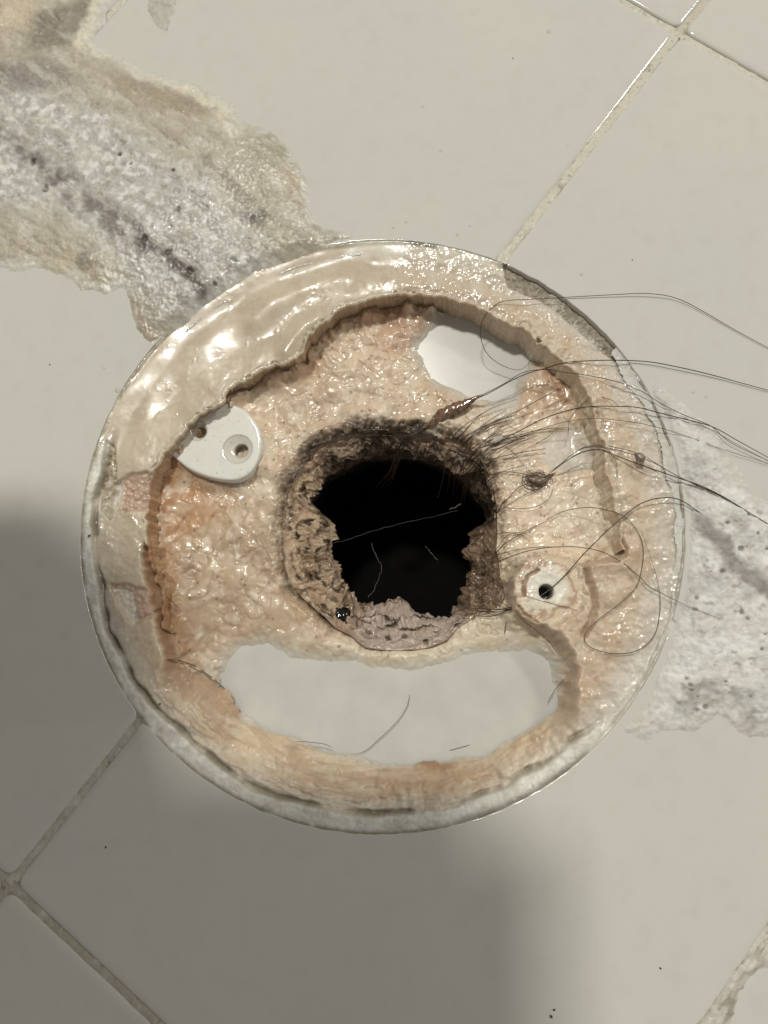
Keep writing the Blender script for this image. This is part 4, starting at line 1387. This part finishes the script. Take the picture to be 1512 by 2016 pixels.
# deeper down everything is coated with black slime
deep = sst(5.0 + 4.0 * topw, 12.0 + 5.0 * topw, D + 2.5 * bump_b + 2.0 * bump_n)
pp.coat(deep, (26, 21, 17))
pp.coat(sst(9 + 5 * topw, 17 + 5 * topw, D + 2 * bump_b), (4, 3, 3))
pwet = np.clip(0.6 + 0.5 * bump_b, 0, 1)
vt = np.stack([PXx, PYy, ztop], -1).reshape(-1, 3)
ii = np.arange(ndp - 1)[:, None] * nth
jj = np.arange(nth)[None, :]
jn = (jj + 1) % nth
q = np.stack([ii + jj, ii + jn, ii + nth + jn, ii + nth + jj], -1).reshape(-1, 4)
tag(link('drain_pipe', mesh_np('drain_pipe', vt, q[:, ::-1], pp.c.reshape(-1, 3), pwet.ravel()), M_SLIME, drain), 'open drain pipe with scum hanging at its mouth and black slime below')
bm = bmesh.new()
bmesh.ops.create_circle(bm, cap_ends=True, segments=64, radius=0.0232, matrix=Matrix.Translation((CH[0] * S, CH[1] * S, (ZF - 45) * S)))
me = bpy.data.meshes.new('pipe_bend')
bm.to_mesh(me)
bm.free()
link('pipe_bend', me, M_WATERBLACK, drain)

# height of the scum anywhere, for laying hairs on it
def ground(x, y):
    i = np.clip(np.round((y - ys[0]) / RES).astype(int), 0, len(ys) - 1)
    j = np.clip(np.round((x - xs[0]) / RES).astype(int), 0, len(xs) - 1)
    z = np.where(np.hypot(x - C0[0], y - C0[1]) < R0, Z[i, j], 0.1)
    return z


# ------------------------------------------------------------------ hairs
HAIRS = []


def zoom(pts, ox, oy, k):
    return [(ox + x * k, oy + y * k) for x, y in pts]


def hair(name, pts, zs, rad, mat, label=None, group='loose brown hairs lying over the drain', parent=None, lift=0.0):
    """pts: pixels of the photograph; zs: heights in mm at the same points (None = resting on what lies below)"""
    pts = np.array(pts, float)
    if zs is not None and not isinstance(zs, (int, float)):
        zs = [z if z is None or z > 0 else (z * 0.66 if z > -12 else z + 4) for z in zs]
    elif zs is not None and zs < 0:
        zs = zs * 0.66 if zs > -12 else zs + 4
    if isinstance(zs, (int, float)) or zs is None:
        zs = [zs] * len(pts)
    out = []
    for (px, py), z in zip(pts, zs):
        if z is None:
            z = -1.0
            for _ in range(6):
                w = P(px, py, z)
                z = 0.5 * z + 0.5 * (float(ground(w[0], w[1])) + 0.25)
        w = P(px, py, z)
        out.append((w[0], w[1], z + lift))
    line = smooth_line(out, 10)
    n = len(line)
    s = np.linspace(0, 1, n)
    wob = np.stack([fbm(s * 60, s * 0 + len(HAIRS) * 3.1, 9, 2, 71), fbm(s * 60, s * 0 + len(HAIRS) * 5.7, 9, 2, 73), 0 * s], 1) * 0.10
    line = line + wob
    rr = rad * (1 - 0.55 * sst(0.75, 1, s)) * (1 - 0.3 * sst(0.15, 0, s))
    o = tube(name, line, rr, mat, parent, 6)
    HAIRS.append(o)
    if parent is None:
        tag(o, label, 'hair', group)
    return o


Z2 = (700, 400, 0.537)
Z6 = (740, 1040, 0.5106)
Z5 = (140, 980, 0.4365)
TK, MD, FN = 0.10, 0.075, 0.055

hair('hair_strand', zoom([(1560, 555), (1400, 470), (1280, 400), (1180, 350), (1080, 332), (950, 335), (800, 343), (650, 352), (560, 357), (510, 375), (470, 420), (458, 480), (475, 540), (520, 585), (590, 612), (632, 590), (635, 550)], *Z2),
     [0.3, 0.3, 0.4, 0.6, 0.8, 0.6, 0.4, 0.3, 0.2, -0.5, -2, -4, -6, -8, -9, -9, -9], MD, M_HAIR_FINE, 'fine hair curling round a loop over the white patch, uppermost on the clean tile')
hair('hair_strand', zoom([(1560, 700), (1400, 655), (1320, 633), (1200, 605), (1080, 582), (960, 575), (850, 577), (770, 583), (700, 603), (600, 635), (480, 700), (380, 740), (300, 772), (220, 815), (175, 850), (150, 890), (140, 950)], *Z2),
     [0.4, 0.5, 0.6, 0.8, 0.8, 0.5, 0.2, -1, -3, -5, -7, -8.5, -9.5, -10, -11, -13, -18], TK, M_HAIR, 'long dark hair running from the tile down into the pipe, second from the top')
hair('hair_strand', zoom([(1560, 965), (1380, 880), (1300, 815), (1200, 775), (1120, 735), (1050, 690), (960, 655), (850, 632), (760, 620), (700, 610), (620, 620), (540, 665), (460, 705), (400, 745), (280, 790), (200, 860), (150, 930), (120, 1000)], *Z2),
     [0.8, 1, 1, 1, 0.9, 0.7, 0.5, 0, -2, -3.5, -5, -6.5, -7.5, -8.5, -9.5, -11, -14, -19], MD, M_HAIR, 'hair that arches over the rim and joins the brown clot above the hole')
hair('hair_strand', zoom([(1560, 958), (1400, 870), (1310, 820), (1220, 795), (1120, 770), (1040, 750), (960, 745), (870, 745), (790, 758), (700, 785), (620, 825), (540, 868), (490, 895), (465, 930), (455, 970), (440, 1030), (430, 1090)], *Z2),
     [0.8, 1, 1, 0.9, 0.8, 0.6, 0.4, -1, -3, -5, -7, -8.5, -9.5, -11, -12.5, -15, -19], TK, M_HAIR, 'thick dark hair bending over the upper right lip of the hole')
hair('hair_strand', zoom([(1512, 955), (1350, 905), (1200, 850), (1050, 810), (900, 790), (780, 800), (660, 835), (560, 880), (490, 920)], *Z2),
     [0.6, 0.8, 0.8, 0.5, 0, -3, -6, -9, -11], FN, M_HAIR_FINE, 'pale fine hair just below the thick dark one on the rim')
hair('hair_strand', zoom([(760, 675), (690, 710), (560, 780), (430, 840), (360, 880), (332, 940), (320, 1010), (300, 1080)], *Z2),
     [-5, -6, -8, -9.5, -11, -13, -16, -19], MD, M_HAIR_FINE, 'straight hair crossing the basin scum between the clot and the thick hair')
hair('hair_strand', zoom([(1560, 1205), (1420, 1120), (1340, 1072), (1250, 1030), (1160, 1000), (1060, 965), (970, 930), (900, 905), (840, 910), (790, 935), (720, 985), (690, 1010)], *Z2),
     [0.8, 1, 1.1, 1.1, 1, 0.9, 0.4, -1, -3, -5, -8, -9.5], TK, M_HAIR, 'dark hair from the mortar to the knot, lowest of the bundle on the rim')
hair('hair_strand', zoom([(1420, 1118), (1330, 1068), (1200, 1010), (1100, 955), (1000, 915), (900, 895), (830, 900), (760, 950), (700, 1000)], *Z2),
     [1, 1.2, 1.1, 1, 0.5, -1, -3, -6, -9.5], MD, M_HAIR, 'hair beside the dark one that ends in the knot on the right of the basin')
hair('hair_strand', zoom([(1330, 1075), (1230, 1025), (1160, 990), (1080, 940), (1020, 912), (930, 890), (860, 890), (820, 905), (740, 965), (680, 1005)], *Z2),
     [1.1, 1.2, 1.1, 1, 0.6, -1, -3, -4, -7, -9.5], FN, M_HAIR_FINE, 'finer hair through the small grey clot on the rim')
hair('hair_strand', [(1440, 1032), (1395, 1020), (1340, 985), (1300, 980), (1260, 992), (1225, 1018), (1190, 1050), (1150, 1090), (1110, 1135), (1076, 1165), (1050, 1180), (1010, 1195), (965, 1200), (925, 1190)],
     [0.8, 0.8, 0.8, 0.8, 0.6, 0.2, -0.5, -1.5, -3, -3.6, -4, -7, -11, -13], TK, M_HAIR, 'thick hair laid across the screw hole of the scale-covered boss')
hair('hair_strand', zoom([(400, 150), (470, 130), (560, 95), (640, 78), (720, 72), (800, 75), (880, 95), (960, 140), (1020, 190), (1045, 220), (1100, 250), (1200, 300), (1330, 350)], *Z6),
     [-11, -9, -6, -4, -2.8, -2.2, -1.6, -0.8, -0.3, -0.1, 0.2, 0.9, 1.0], MD, M_HAIR, 'arched hair over the scale-covered boss from the hole to the chalky mortar')
hair('hair_strand', zoom([(700, 1160), (760, 1130), (850, 1115), (920, 1125), (980, 1145), (1030, 1195), (1055, 1260), (1063, 1310), (1055, 1370), (1025, 1430), (940, 1500), (870, 1545), (815, 1590), (810, 1625), (840, 1652), (910, 1672), (990, 1668), (1050, 1640), (1090, 1590), (1105, 1520), (1105, 1450), (1090, 1380), (1060, 1290), (1035, 1200)], *Z2),
     None, MD, M_HAIR_FINE, 'fine hair lying in a drop-shaped loop on the tan crust beside the boss') if False else \
hair('hair_strand', [(1076, 1023), (1108, 1007), (1156, 999), (1194, 1004), (1226, 1015), (1253, 1042), (1266, 1077), (1263, 1122), (1250, 1158), (1214, 1193), (1179, 1219), (1154, 1244), (1151, 1260), (1164, 1275), (1199, 1286), (1240, 1285), (1271, 1270), (1291, 1244), (1299, 1208), (1299, 1173), (1291, 1132), (1276, 1086), (1262, 1045)],
     [-10, -9, -5, -2, -0.5, -0.3, -0.3, -0.3, -0.3, -0.4, -0.5, -0.5, -0.5, -0.5, -0.5, -0.4, -0.3, -0.2, -0.2, -0.2, 0, 0.4, 0.7], MD, M_HAIR_FINE, 'fine hair lying in a drop-shaped loop on the tan crust beside the boss')
hair('hair_strand', zoom([(780, 845), (783, 800), (805, 765), (850, 725), (895, 710), (940, 722), (970, 745), (1010, 738)], *Z2),
     [-9.5, -8, -6, -3, -1, 0.2, 0.5, 0.6], FN, M_HAIR_FINE, 'short curved hair over the right lip, under the thick dark hair')
hair('hair_strand', zoom([(960, 1005), (955, 950), (925, 905), (870, 880)], *Z2), [0.4, 0.5, 0.2, -2], FN, M_HAIR_FINE, 'short bent hair on the right rim crust below the bundle')
# short hairs on the left and in the pool
hair('hair_strand', zoom([(435, 730), (490, 735), (560, 760), (620, 800), (680, 850), (735, 908)], *Z5), None, MD, M_HAIR_FINE, 'brown hair along the lower left edge of the bare plastic, upper of the pair')
hair('hair_strand', zoom([(440, 736), (500, 748), (570, 778), (630, 815), (690, 868)], *Z5), None, FN, M_HAIR_FINE, 'brown hair along the lower left edge of the bare plastic, lower of the pair')
hair('hair_strand', zoom([(405, 425), (430, 448), (460, 472), (492, 502)], *Z5), None, FN, M_HAIR_FINE, 'short hair pointing down to the basin from the left wall')
hair('hair_strand', zoom([(330, 535), (375, 512), (410, 495), (440, 480)], *Z5), None, FN, M_HAIR_FINE, 'short hair lying across the crust at the left wall')
hair('hair_strand', zoom([(1010, 1100), (1080, 1102), (1140, 1110), (1178, 1127)], *Z5), -9.0, FN, M_HAIR_FINE, 'short curved hair on the bottom edge of the bare white plastic')
hair('hair_strand', [(806, 1367), (801, 1392), (780, 1423), (755, 1448), (720, 1478), (690, 1486)], -11.9, 0.05, M_HAIR_FINE, 'single curved hair lying on the bare white plastic')
hair('hair_strand', [(1078, 1384), (1090, 1362), (1100, 1350), (1110, 1337)], [-11, -10.5, -9.8, -8], FN, M_HAIR_FINE, 'short hair leaning in the corner between white plastic and crust')
hair('hair_strand', [(886, 1477), (905, 1472), (925, 1467)], None, FN, M_HAIR_FINE, 'tiny hair on the bottom crust beside the orange stain')
hair('hair_strand', [(993, 1246), (996, 1228), (999, 1206)], -10.6, MD, M_HAIR, 'short straight dark hair below the hair bundle at the boss')
hair('hair_strand', [(880, 1214), (895, 1208), (909, 1213), (922, 1227)], [-12, -11.2, -11.0, -11.2], FN, M_HAIR, 'short hooked hair on the lower lip of the hole')
hair('hair_strand', [(1040, 1176), (1085, 1188), (1120, 1197), (1162, 1212)], [-3, -3.2, -3.2, -2.5], 0.04, M_HAIR_FINE, 'hair-fine strand lying below the screw hole of the crusted boss')
hair('hair_strand', [(1015, 1205), (1040, 1230), (1070, 1252), (1090, 1275), (1100, 1290)], [-5, -6, -7, -7, -8], FN, M_HAIR_FINE, 'fine hair hanging along the edge below the crusted boss')

# the strands that fan out of the hole's right lip
FAN = [([(525, 1120), (560, 1080), (600, 1042), (640, 1022), (680, 1010)], -10.2), ([(500, 1150), (560, 1105), (620, 1070), (690, 1035)], -10.3), ([(440, 1030), (470, 990), (520, 960), (600, 915), (700, 860), (760, 800)], -10.2),
       ([(470, 880), (530, 868), (600, 850), (680, 830), (780, 822)], -10.0), ([(500, 1300), (530, 1250), (560, 1215), (600, 1208), (650, 1222)], -10.4), ([(480, 1310), (560, 1277), (650, 1262), (740, 1258)], -10.2),
       ([(505, 1290), (560, 1240), (640, 1195), (700, 1165)], -10.2), ([(515, 1212), (560, 1208), (610, 1218), (640, 1240)], -10.5), ([(540, 890), (575, 910), (605, 945), (640, 985), (668, 1010)], -10.0),
       ([(480, 1000), (540, 985), (600, 990), (660, 1005)], -10.2), ([(520, 1110), (590, 1120), (660, 1113), (705, 1085), (727, 1045)], -9.8), ([(450, 960), (480, 940), (540, 935)], -11.0), ([(505, 1150), (530, 1120), (550, 1080)], -10.4)]
FANL = ['thin hair rising from the right lip into the knot from below', 'thin hair reaching the underside of the knot, lower of two', 'long thin hair from the right lip up past the knot to the pale patch',
        'thin hair running level above the pale scum bead', 'short hair arching over the lower right lip above the tangle', 'low arching hair from the lip toward the crusted boss',
        'straight thin hair slanting up from the lip below the knot', 'short hair with a drooping tip beside the tangle', 'hair curving down into the top of the knot', 'level thin hair entering the knot from the hole',
        'looping hair below the knot that curls back up to it', 'tiny hair at the upper right lip pointing at the knot', 'tiny hair at the right lip pointing up']
for k, (pts, z) in enumerate(FAN):
    zs = [z] * len(pts)
    zs[0] = z - 1.8
    hair('hair_strand', zoom(pts, *Z2), zs, FN if k % 3 else MD, M_HAIR_FINE if k % 2 else M_HAIR, FANL[k], 'thin hairs fanning out from the hole')

# dark bundle from the clot down into the pipe
bun = tag(empty('hair_bundle'), 'dark matted bundle of hairs hanging into the pipe below the brown clot', 'hair bundle')
for k in range(12):
    o1, o2, o3 = rng.normal(0, 5, 3)
    hair('strand', [(862 + o1 * 0.6, 820 + o2 * 0.5), (826 + o2 * 0.6, 845 + o3 * 0.4), (800 + o3 * 0.8, 868 + o1 * 0.4), (783 + o1, 900 + o2), (770 + o2 * 1.5, 935 + o3), (757 + o3 * 2, 965 + o1)],
         [-9.8, -10.3, -11.3, -14, -18, -24], 0.075, M_HAIR, parent=bun)
dr = tag(empty('hair_bundle'), 'fine dark hairs draped over the upper right lip into the hole', 'hair bundle')
for k in range(22):
    a = rng.random()
    x1, y1 = 905 + 75 * a + rng.normal(0, 5), 850 + 95 * a + rng.normal(0, 6)
    dx, dy = 45 + 75 * rng.random(), -(18 + 45 * rng.random())
    ins_ = 25 + 45 * rng.random()
    hair('strand', [(x1 + dx, y1 + dy), (x1 + dx * 0.5, y1 + dy * 0.62), (x1, y1), (x1 - ins_ * 0.45, y1 + ins_ * 0.65), (x1 - ins_ * 0.6, y1 + ins_ * 1.5)],
         [-9.6 + 0.8 * rng.random(), -9.7, -10.6, -14.5, -20], 0.05 + 0.03 * rng.random(), M_HAIR if k % 2 else M_HAIR_FINE, parent=dr)
# the knot
kn = tag(empty('hair_knot'), 'small tangled knot of brown hair right of the hole', 'hair knot')
kc = np.array([1054.0, 945.0])
for k in range(16):
    a0 = rng.random() * 6.28
    rx, ry = 6 + 20 * rng.random(), 5 + 13 * rng.random()
    cxk, cyk = rng.normal(0, 7), rng.normal(0, 5)
    aa = a0 + np.linspace(0, 2.2 + 3.6 * rng.random(), 9)
    pts = [(kc[0] + cxk + rx * math.cos(a), kc[1] + cyk + ry * math.sin(a)) for a in aa]
    hair('strand', pts, list(-10.2 + 0.9 * rng.random(9)), 0.05, M_HAIR_FINE if k % 2 else M_HAIR, parent=kn)
# tangle at the lower right lip
tg = tag(empty('hair_tangle'), 'loose tangle of short hairs at the lower right lip of the hole', 'hair tangle')
for k in range(26):
    cxk, cyk = 965 + rng.normal(0, 17), 1120 + rng.normal(0, 38)
    a = rng.normal(1.2, 0.9)
    L = 18 + 26 * rng.random()
    c = rng.normal(0, 12)
    pts = [(cxk - L * math.cos(a), cyk - L * math.sin(a)), (cxk + c * math.sin(a), cyk - c * math.cos(a)), (cxk + L * math.cos(a), cyk + L * math.sin(a))]
    hair('strand', pts, list(-13.5 + 2.2 * rng.random(3)), 0.045, M_HAIR_FINE if k % 3 else M_HAIR, parent=tg)
tg2 = tag(empty('hair_tangle'), 'matted hairs lying over the lip between the hole and the crusted boss', 'hair tangle')
for pts, zz in (([(888, 1208), (920, 1197), (955, 1199), (1000, 1200), (1040, 1188)], [-12, -11, -10, -8, -5]), ([(900, 1190), (940, 1203), (990, 1203), (1030, 1190)], [-12, -11, -9, -6]),
                ([(930, 1222), (945, 1195), (975, 1205), (1010, 1197), (1052, 1180)], [-11.5, -11, -10, -8, -4]), ([(935, 1212), (960, 1214), (990, 1206), (1020, 1192)], [-11.2, -10.6, -9, -7]), ([(940, 1180), (960, 1170), (985, 1185), (1005, 1196)], [-12, -11, -10, -8])):
    hair('strand', pts, zz, 0.07, M_HAIR, parent=tg2)


# ------------------------------------------------------------------ clots, threads, drops, grit
def blob(name, pts, radii, flat, mat, seed, label, cat, parent=None, zs=-9.0):
    """a lumpy body along a line of pixels"""
    out = []
    for (px, py), z in zip(pts, zs if isinstance(zs, (list, tuple)) else [zs] * len(pts)):
        z = z if z > 0 else (z * 0.66 if z > -12 else z + 4)
        w = P(px, py, z)
        out.append((w[0], w[1], z))
    line = smooth_line(out, 10)
    n = len(line)
    rad = np.interp(np.linspace(0, 1, n), np.linspace(0, 1, len(radii)), radii)
    seg = 20
    t = np.gradient(line, axis=0)
    t /= np.linalg.norm(t, axis=1)[:, None]
    a = np.cross(t, [0, 0, 1.0])
    a /= np.linalg.norm(a, axis=1)[:, None]
    b = np.cross(a, t)
    an = np.arange(seg) * 2 * math.pi / seg
    sm, am = np.meshgrid(np.arange(n) * 0.25, an, indexing='ij')
    nn = fbm(sm + 2 * np.cos(am), 2 * np.sin(am) + seed, 1.1, 3, seed)
    rd = rad[:, None] * (1 + 0.35 * nn)
    v = line[:, None, :] + rd[..., None] * (np.cos(am)[..., None] * a[:, None, :] + flat * np.sin(am)[..., None] * b[:, None, :])
    i = np.arange(n - 1)[:, None] * seg
    j = np.arange(seg)[None, :]
    j2 = (j + 1) % seg
    q = np.stack([i + j, i + j2, i + seg + j2, i + seg + j], -1).reshape(-1, 4)
    o = link(name, mesh_np(name, v.reshape(-1, 3), q), mat, parent)
    if parent is None:
        tag(o, label, cat)
    return o


blob('scum_clot', [(832, 842), (850, 832), (872, 818), (895, 805), (915, 796), (935, 784), (952, 776)], [0.15, 0.8, 1.45, 1.3, 0.95, 0.4, 0.08], 0.5, M_CLOT, 3, 'brown gel clot with dark pits strung on the hairs above the hole', 'clot', None, [-10.2, -9.8, -9.3, -8.8, -8.3, -7.6, -7.0])
blob('scum_clot', [(1249, 892), (1256, 897), (1263, 903), (1268, 910)], [0.1, 0.75, 0.85, 0.1], 0.7, plain('grey_gel', (0.22, 0.175, 0.14), 0.25, coat=0.6, var=0.3, vs=1), 5, 'small grey clot hanging in the hairs on the right rim', 'clot', None, 1.0)
blob('scum_clot', [(966, 872), (974, 868), (984, 863), (994, 860)], [0.1, 0.55, 0.5, 0.1], 0.7, plain('pale_gel', (0.55, 0.52, 0.46), 0.2, coat=0.6, var=0.1), 7, 'pale bead of scum on the hairs at the upper right of the hole', 'clot', None, -9.8)
blob('scum_clot', [(1036, 940), (1050, 944), (1066, 946), (1080, 938), (1095, 930)], [0.1, 0.7, 0.8, 0.35, 0.05], 0.6, plain('dun_gel', (0.20, 0.14, 0.10), 0.3, coat=0.5, var=0.4, vs=1.5), 9, 'brown grey lump inside the small hair knot', 'clot', None, -9.9)
blob('opening_blob', [(648, 1212), (662, 1216), (680, 1222), (700, 1228)], [0.4, 2.2, 2.5, 0.4], 0.6, M_BLACK, 11, 'glossy black blob standing in for a dark opening between the two scum lumps at the lower left of the hole', 'dark opening', None, -15.2)  # black blob added in place of a dark opening through the ledge
for k, (pts, zz, rad, lab) in enumerate((
        ([(652, 1071), (690, 1060), (737, 1045), (790, 1030), (841, 1020), (900, 1005)], [-15, -15.5, -16, -16, -15.5, -14.5], 0.035, 'pale thread spun across the dark hole'),
        ([(730, 1070), (741, 1093), (750, 1112), (748, 1134), (737, 1160), (726, 1176)], [-20, -20, -19, -18, -17, -16], 0.09, 'thin pale thread hanging from the lower scum lump into the pipe'),
        ([(885, 1003), (897, 998), (908, 993)], -15.0, 0.22, 'short pale shred near the right side of the dark hole'),
        ([(837, 1075), (848, 1088), (861, 1103)], -24, 0.12, 'dim shred deep in the pipe'),
        ([(688, 1163), (694, 1185), (697, 1205), (702, 1228), (704, 1245)], [-15.5, -14.5, -14, -14, -14], 0.22, 'white shred in front of the black blob'),
        ([(686, 1240), (700, 1236), (711, 1230), (716, 1215)], -13.6, 0.10, 'white hooked thread below the black blob'))):
    zz = [z + 4 for z in zz] if isinstance(zz, list) else zz + 4
    w = [(P(p[0], p[1], z)[0], P(p[0], p[1], z)[1], z) for p, z in zip(pts, zz if isinstance(zz, list) else [zz] * len(pts))]
    ln = smooth_line(w, 8)
    s = np.linspace(0, 1, len(ln))
    ln = ln + 0.3 * np.stack([fbm(s * 30, s * 0 + k, 3, 3, 81), fbm(s * 30, s * 0 + k, 3, 3, 83), 0 * s], 1)
    tag(tube('slime_thread', ln, 0.6 * rad * (0.5 + 1.0 * np.abs(fbm(s * 30, s * 0 + k, 4, 2, 85))) + 0.02, M_THREAD, None, 6), lab, 'thread', 'pale threads in the mouth of the pipe')

# water drops
bm = bmesh.new()
bmesh.ops.create_uvsphere(bm, u_segments=20, v_segments=12, radius=1.0)
bmesh.ops.delete(bm, geom=[v for v in bm.verts if v.co.z < -0.02], context='VERTS')
for f in bm.faces:
    f.smooth = True
drop_me = bpy.data.meshes.new('water_drop')
bm.to_mesh(drop_me)
bm.free()
drop_me.materials.append(M_DROP)
DR = [(1080, 62, 0.5, 'clear water drop high on the upper tile, nearest the grout crossing'), (775, 448, 0.35, 'tiny water drop above the top of the drain, leftmost of four'),
      (800, 437, 0.3, 'tiny water drop above the top of the drain, second of four'), (900, 462, 0.32, 'tiny water drop above the top of the drain, third of four'),
      (925, 445, 0.25, 'tiny water drop above the top of the drain, rightmost of four'), (868, 297, 0.3, 'lone water drop in the middle of the upper tile'),
      (1118, 285, 0.25, 'faint water drop close beside the upper grout joint'), (1145, 540, 0.35, 'small water drop on the tile just outside the broken grey gap'),
      (232, 768, 0.55, 'water drop on the tile at the left edge of the silicone strip, larger one'), (205, 725, 0.25, 'water drop on the tile at the left edge of the silicone strip, smaller one'),
      (1365, 772, 0.3, 'water drop on the right tile beside the end of the chalky mortar, left one'), (1390, 780, 0.25, 'water drop on the right tile beside the end of the chalky mortar, right one'),
      (832, 210, 0.3, 'faint water drop in the upper half of the upper tile'), (548, 458, 0.8, 'shiny water drop sitting on the wet grey mortar above the drain')]
for k, (px, py, rr, lab) in enumerate(DR):
    w = P(px, py, 0)
    o = bpy.data.objects.new('water_drop', drop_me)
    COL.objects.link(o)
    zz = 0.9 if k == 13 else 0.005
    o.location = (w[0] * S, w[1] * S, zz * S)
    e = 0.8 + 0.5 * rng.random()
    o.scale = (rr * S * e, rr * S / e, rr * S * 0.38)
    o.rotation_euler = (0, 0, rng.random() * 3)
    tag(o, lab, 'water drop', 'water drops on the tiles')
# grit
GR = [(98, 718, 0.22, 'dark speck on the left tile beside the silicone strip'), (315, 1386, 0.3, 'dark speck on the drain rim where the lower left joint ends'), (208, 1668, 0.25, 'dark speck on the big shaded tile near the lower left joint'),
      (886, 585, 0.22, 'dark speck on the crust at the top edge of the basin'), (1010, 115, 0.2, 'dark speck near the top of the upper tile'), (1300, 1906, 0.28, 'single dark speck on the lower tile near the corner smear'),
      (1091, 1988, 0.3, 'dark speck at the bottom edge of the lower tile, upper of two'), (1085, 2001, 0.38, 'dark speck at the bottom edge of the lower tile, lower of two'), (1245, 512, 0.2, 'dark speck on the right tile above the fine curling hair'),
      (812, 1483, 0.2, 'dark speck at the bottom edge of the bare white plastic'), (1337, 76, 0.25, 'dark speck in the grout crossing at the upper right'), (176, 1055, 0.4, 'dirt crumb on the outer left edge of the drain ring')]
for k, (px, py, rr, lab) in enumerate(GR):
    z = 0.05 if np.hypot(*(P(px, py) - C0)) > R0 else float(ground(*P(px, py, -1)))
    w = P(px, py, z)
    bm = bmesh.new()
    rr *= 0.62
    bmesh.ops.create_icosphere(bm, subdivisions=2, radius=rr)
    for v in bm.verts:
        d = 1 + 0.5 * (random.random() - 0.5)
        v.co = Vector((v.co.x * d * 1.2, v.co.y * d * 0.8, v.co.z * d * 0.6)) * S
    me = bpy.data.meshes.new('grit')
    bm.to_mesh(me)
    bm.free()
    o = link('grit', me, M_GRIT)
    o.location = (w[0] * S, w[1] * S, (z + rr * 0.3) * S)
    o.rotation_euler = (0, 0, random.random() * 3)
    tag(o, lab, 'grit', 'specks of grit')

# ------------------------------------------------------------------ unseen slab and tube, added and shaped to throw the soft shadow
def over(px, py, h):
    """the point at height H mm whose shadow from the main lamp falls on this pixel of the floor"""
    w = P(px, py, 0)
    return np.array([w[0] + LX * h, w[1] + LY * h, h])


a_, b_ = over(300, 1500, 165), over(1072, 2250, 165)
bm = bmesh.new()
bmesh.ops.create_cube(bm, size=1.0, matrix=Matrix.Diagonal(((b_[0] - a_[0]) * S, (a_[1] - b_[1]) * S, 0.008, 1)))
bmesh.ops.bevel(bm, geom=[e for e in bm.edges if abs(e.verts[0].co.z - e.verts[1].co.z) > 0.004], offset=0.010, segments=6, affect='EDGES')
me = bpy.data.meshes.new('shadow_phone')
bm.to_mesh(me)
bm.free()
ph = link('shadow_phone', me, M_SHADOW_PHONE)
ph.location = ((a_[0] + b_[0]) / 2 * S, (a_[1] + b_[1]) / 2 * S, 0.169)
tag(ph, 'unseen dark slab above the drain, added to throw the soft shadow', 'shadow_phone')
p0, p1 = over(-1000, 1660, 165), over(20, 1640, 165)  # added tube, shaped to spread the shadow over the left side
p2 = over(430, 1640, 165)
ln = smooth_line([p0, p0 * 0.5 + p1 * 0.5, p1, p2], 8)
sl = tube('shadow_sleeve', ln, np.interp(np.linspace(0, 1, len(ln)), [0, 0.75, 0.92, 1], [56, 54, 42, 10]), plain('shadow_sleeve_dark', (0.05, 0.05, 0.06), 0.9), None, 24)
tag(sl, 'unseen dark tube above the floor at the left, added to throw the soft shadow', 'shadow_sleeve')
